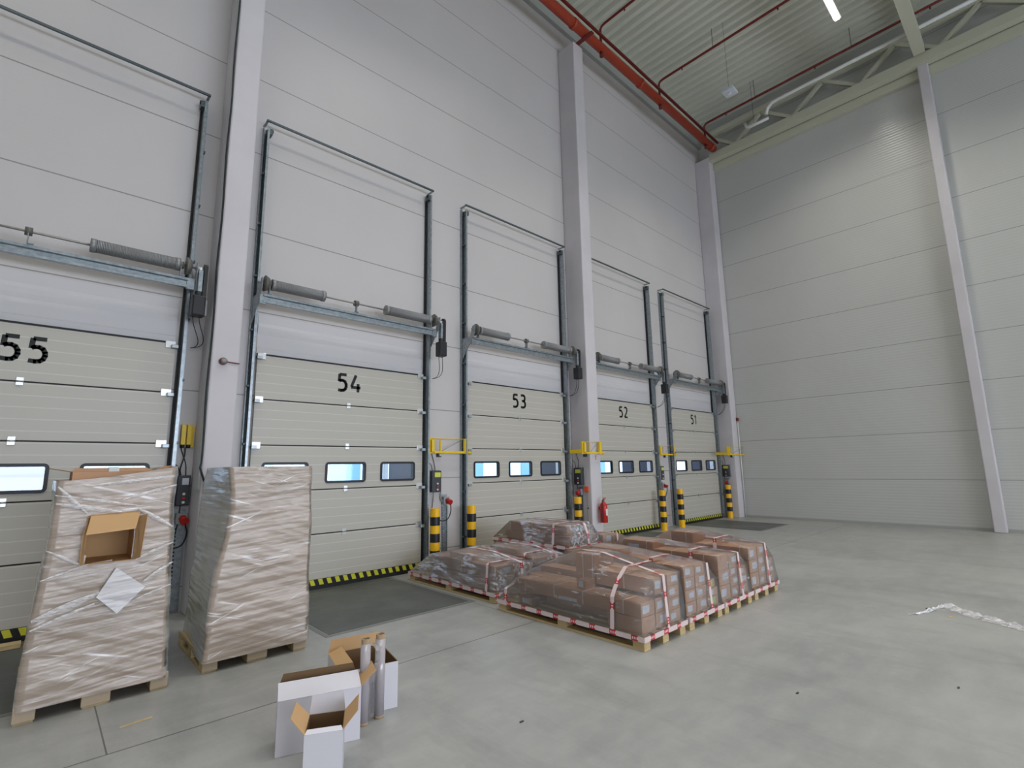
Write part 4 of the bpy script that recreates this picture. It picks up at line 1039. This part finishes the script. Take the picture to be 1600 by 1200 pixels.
# ------------------------------------------------------------------ white boxes and film rolls
def frame_box(cx, cy, ang, w_, d_):
    ca, sa = math.cos(math.radians(ang)), math.sin(math.radians(ang))
    return [(cx+ca*u-sa*v, cy+sa*u+ca*v, .001) for u, v in ((0, 0), (w_, 0), (w_, d_), (0, d_))]
P = frame_box(1.175, -4.106, -18.4, .478, .20)
o = open_box('cardboard_box', 'widest white box, standing behind the small flapped box', 'white cardboard boxes', P, .30, .006, 'white_board', 'kraft_dark', [(2, .085, -4, 'kraft_dark'), (1, .12, 50, 'kraft_inner')])
Pv = [Vector(p) for p in P]; Z = Vector((0, 0, 1)); inn = (Pv[3]-Pv[0])
f = MB(); a, b_ = Pv[0]+Z*.301, Pv[1]+Z*.301; d1 = inn*.82+Z*.045
f.hexa([a, b_, b_+d1, a+d1, a-Z*.003, b_-Z*.003, b_+d1-Z*.003, a+d1-Z*.003], 'white_board'); f.build('flap', o)
P = frame_box(1.158, -4.56, -27.6, .194, .235)
open_box('cardboard_box', 'small white box with two tan flaps spread out', 'white cardboard boxes', P, .28, .005, 'white_board', 'kraft_dark', [(3, .11, 42, 'kraft_inner'), (1, .11, 42, 'kraft_inner'), (2, .10, 4, 'white_board'), (0, .03, -60, 'white_board')])
P = frame_box(1.625, -3.955, -12.8, .40, .42)
open_box('cardboard_box', 'white box with a brown inside behind the upright film rolls', 'white cardboard boxes', P, .30, .006, 'white_board', 'kraft_dark', [(2, .09, 8, 'kraft_inner'), (3, .10, -65, 'kraft_inner')])
def roll(x, y, h, r, label, lean=(0, 0)):
    t = thing('film_roll', label, 'film roll', (x, y, 0), 'upright film rolls')
    def q(z): return (x+lean[0]*z, y+lean[1]*z, z)
    f = MB(); f.tube([q(.02), q(h-.03)], r, 'film_roll', 24); f.build('film', t)
    f = MB(); n = 24; f.tube([q(.0), q(.0199)], r*.92, 'cardboard_tube', n)
    ri = [[f.b.verts.new(Vector(q(z))+Vector((math.cos(k*2*math.pi/n), math.sin(k*2*math.pi/n), 0))*rr) for k in range(n)] for z, rr in ((h-.0299, r*.9), (h, r*.9), (h, r*.72), (h-.06, r*.72))]
    for A, B in zip(ri, ri[1:]):
        for k in range(n): f.face([A[k], A[(k+1) % n], B[(k+1) % n], B[k]], 'cardboard_tube')
    f.face(ri[-1], 'kraft_dark'); f.build('core', t)
roll(1.850, -4.085, .528, .034, 'thick upright film roll before the opened brown-lined box')
roll(1.730, -4.105, .528, .033, 'upright film roll with a loose clear tail, standing beside the widest box')
bpy.data.objects['film_roll.001']
m_ = MB(); P = [(1.755, -4.13, .50), (1.79, -4.15, .44), (1.765, -4.16, .38), (1.745, -4.15, .25)]
for a, b_ in zip(P, P[1:]):
    a, b_ = Vector(a), Vector(b_); m_.quad([a, b_, b_+Vector((.05, .02, .01)), a+Vector((.05, .03, -.02))], 'stretch_film')
o = m_.build('film_tail', bpy.data.objects['film_roll.001'])

# ------------------------------------------------------------------ litter on the floor
m_ = MB(); random.seed(4)
path = [(7.10, -6.13), (7.3, -6.22), (7.55, -6.28), (7.78, -6.34), (7.62, -6.45), (7.45, -6.62), (7.36, -6.78), (7.28, -6.92), (7.2, -7.05), (7.1, -7.2)]
prev = None
for i in range(len(path)-1):
    for k in range(6):
        u = k/6; x = path[i][0]+(path[i+1][0]-path[i][0])*u; y = path[i][1]+(path[i+1][1]-path[i][1])*u
        row = [m_.b.verts.new((x+rnd(-.02, .02)+dx, y+rnd(-.02, .02)-dx*.6, .004+rnd(0, .035)*(j % 2))) for j, dx in enumerate((-.07, -.035, 0, .035, .07))]
        if prev:
            for j in range(4): m_.face([prev[j], prev[j+1], row[j+1], row[j]], 'stretch_film_fold')
        prev = row
o = m_.build('film_scrap'); tag(o, 'crumpled strip of clear film lying on the bare floor', 'film scrap', origin=(7.4, -6.5, 0))
m_ = MB(); m_.hexa([(.563, -3.015, .001), (.74, -2.995, .001), (.745, -2.975, .001), (.565, -3.0, .001), (.563, -3.015, .006), (.74, -2.995, .006), (.745, -2.975, .006), (.565, -3.0, .006)], 'pallet_wood')
o = m_.build('wood_sliver'); tag(o, 'thin pale wood sliver on the floor before the torn load', 'wood sliver', origin=(.65, -2.99, .001))
m_ = MB(); m_.hexa([(7.24, -6.42, .001), (7.30, -6.46, .001), (7.31, -6.44, .001), (7.25, -6.40, .001), (7.24, -6.42, .005), (7.30, -6.46, .005), (7.31, -6.44, .005), (7.25, -6.40, .005)], 'pallet_wood')
o = m_.build('wood_sliver'); tag(o, 'tiny wood chip beside the crumpled film strip', 'wood sliver', origin=(7.27, -6.43, .001))
for x, y, l_ in ((4.17, -5.93, 'between the pallets and the picture front'), (2.47, -4.82, 'near the film rolls'), (5.08, -6.72, 'on the open floor'), (7.48, -6.2, 'behind the film strip')):
    m_ = MB(); m_.box(x, x+.03, y, y+.012, .001, .006, 'dark_grey_plastic'); o = m_.build('grit'); tag(o, 'dark speck of grit '+l_, 'grit', 'specks of grit', origin=(x, y, .001))
o = MB().box(-1.3, .05, -.37, -.24, .004, .046, 'pallet_wood', .003).build('timber'); tag(o, 'pale timber lying along the foot of dock door 55', 'timber', origin=(-.6, -.3, .004))
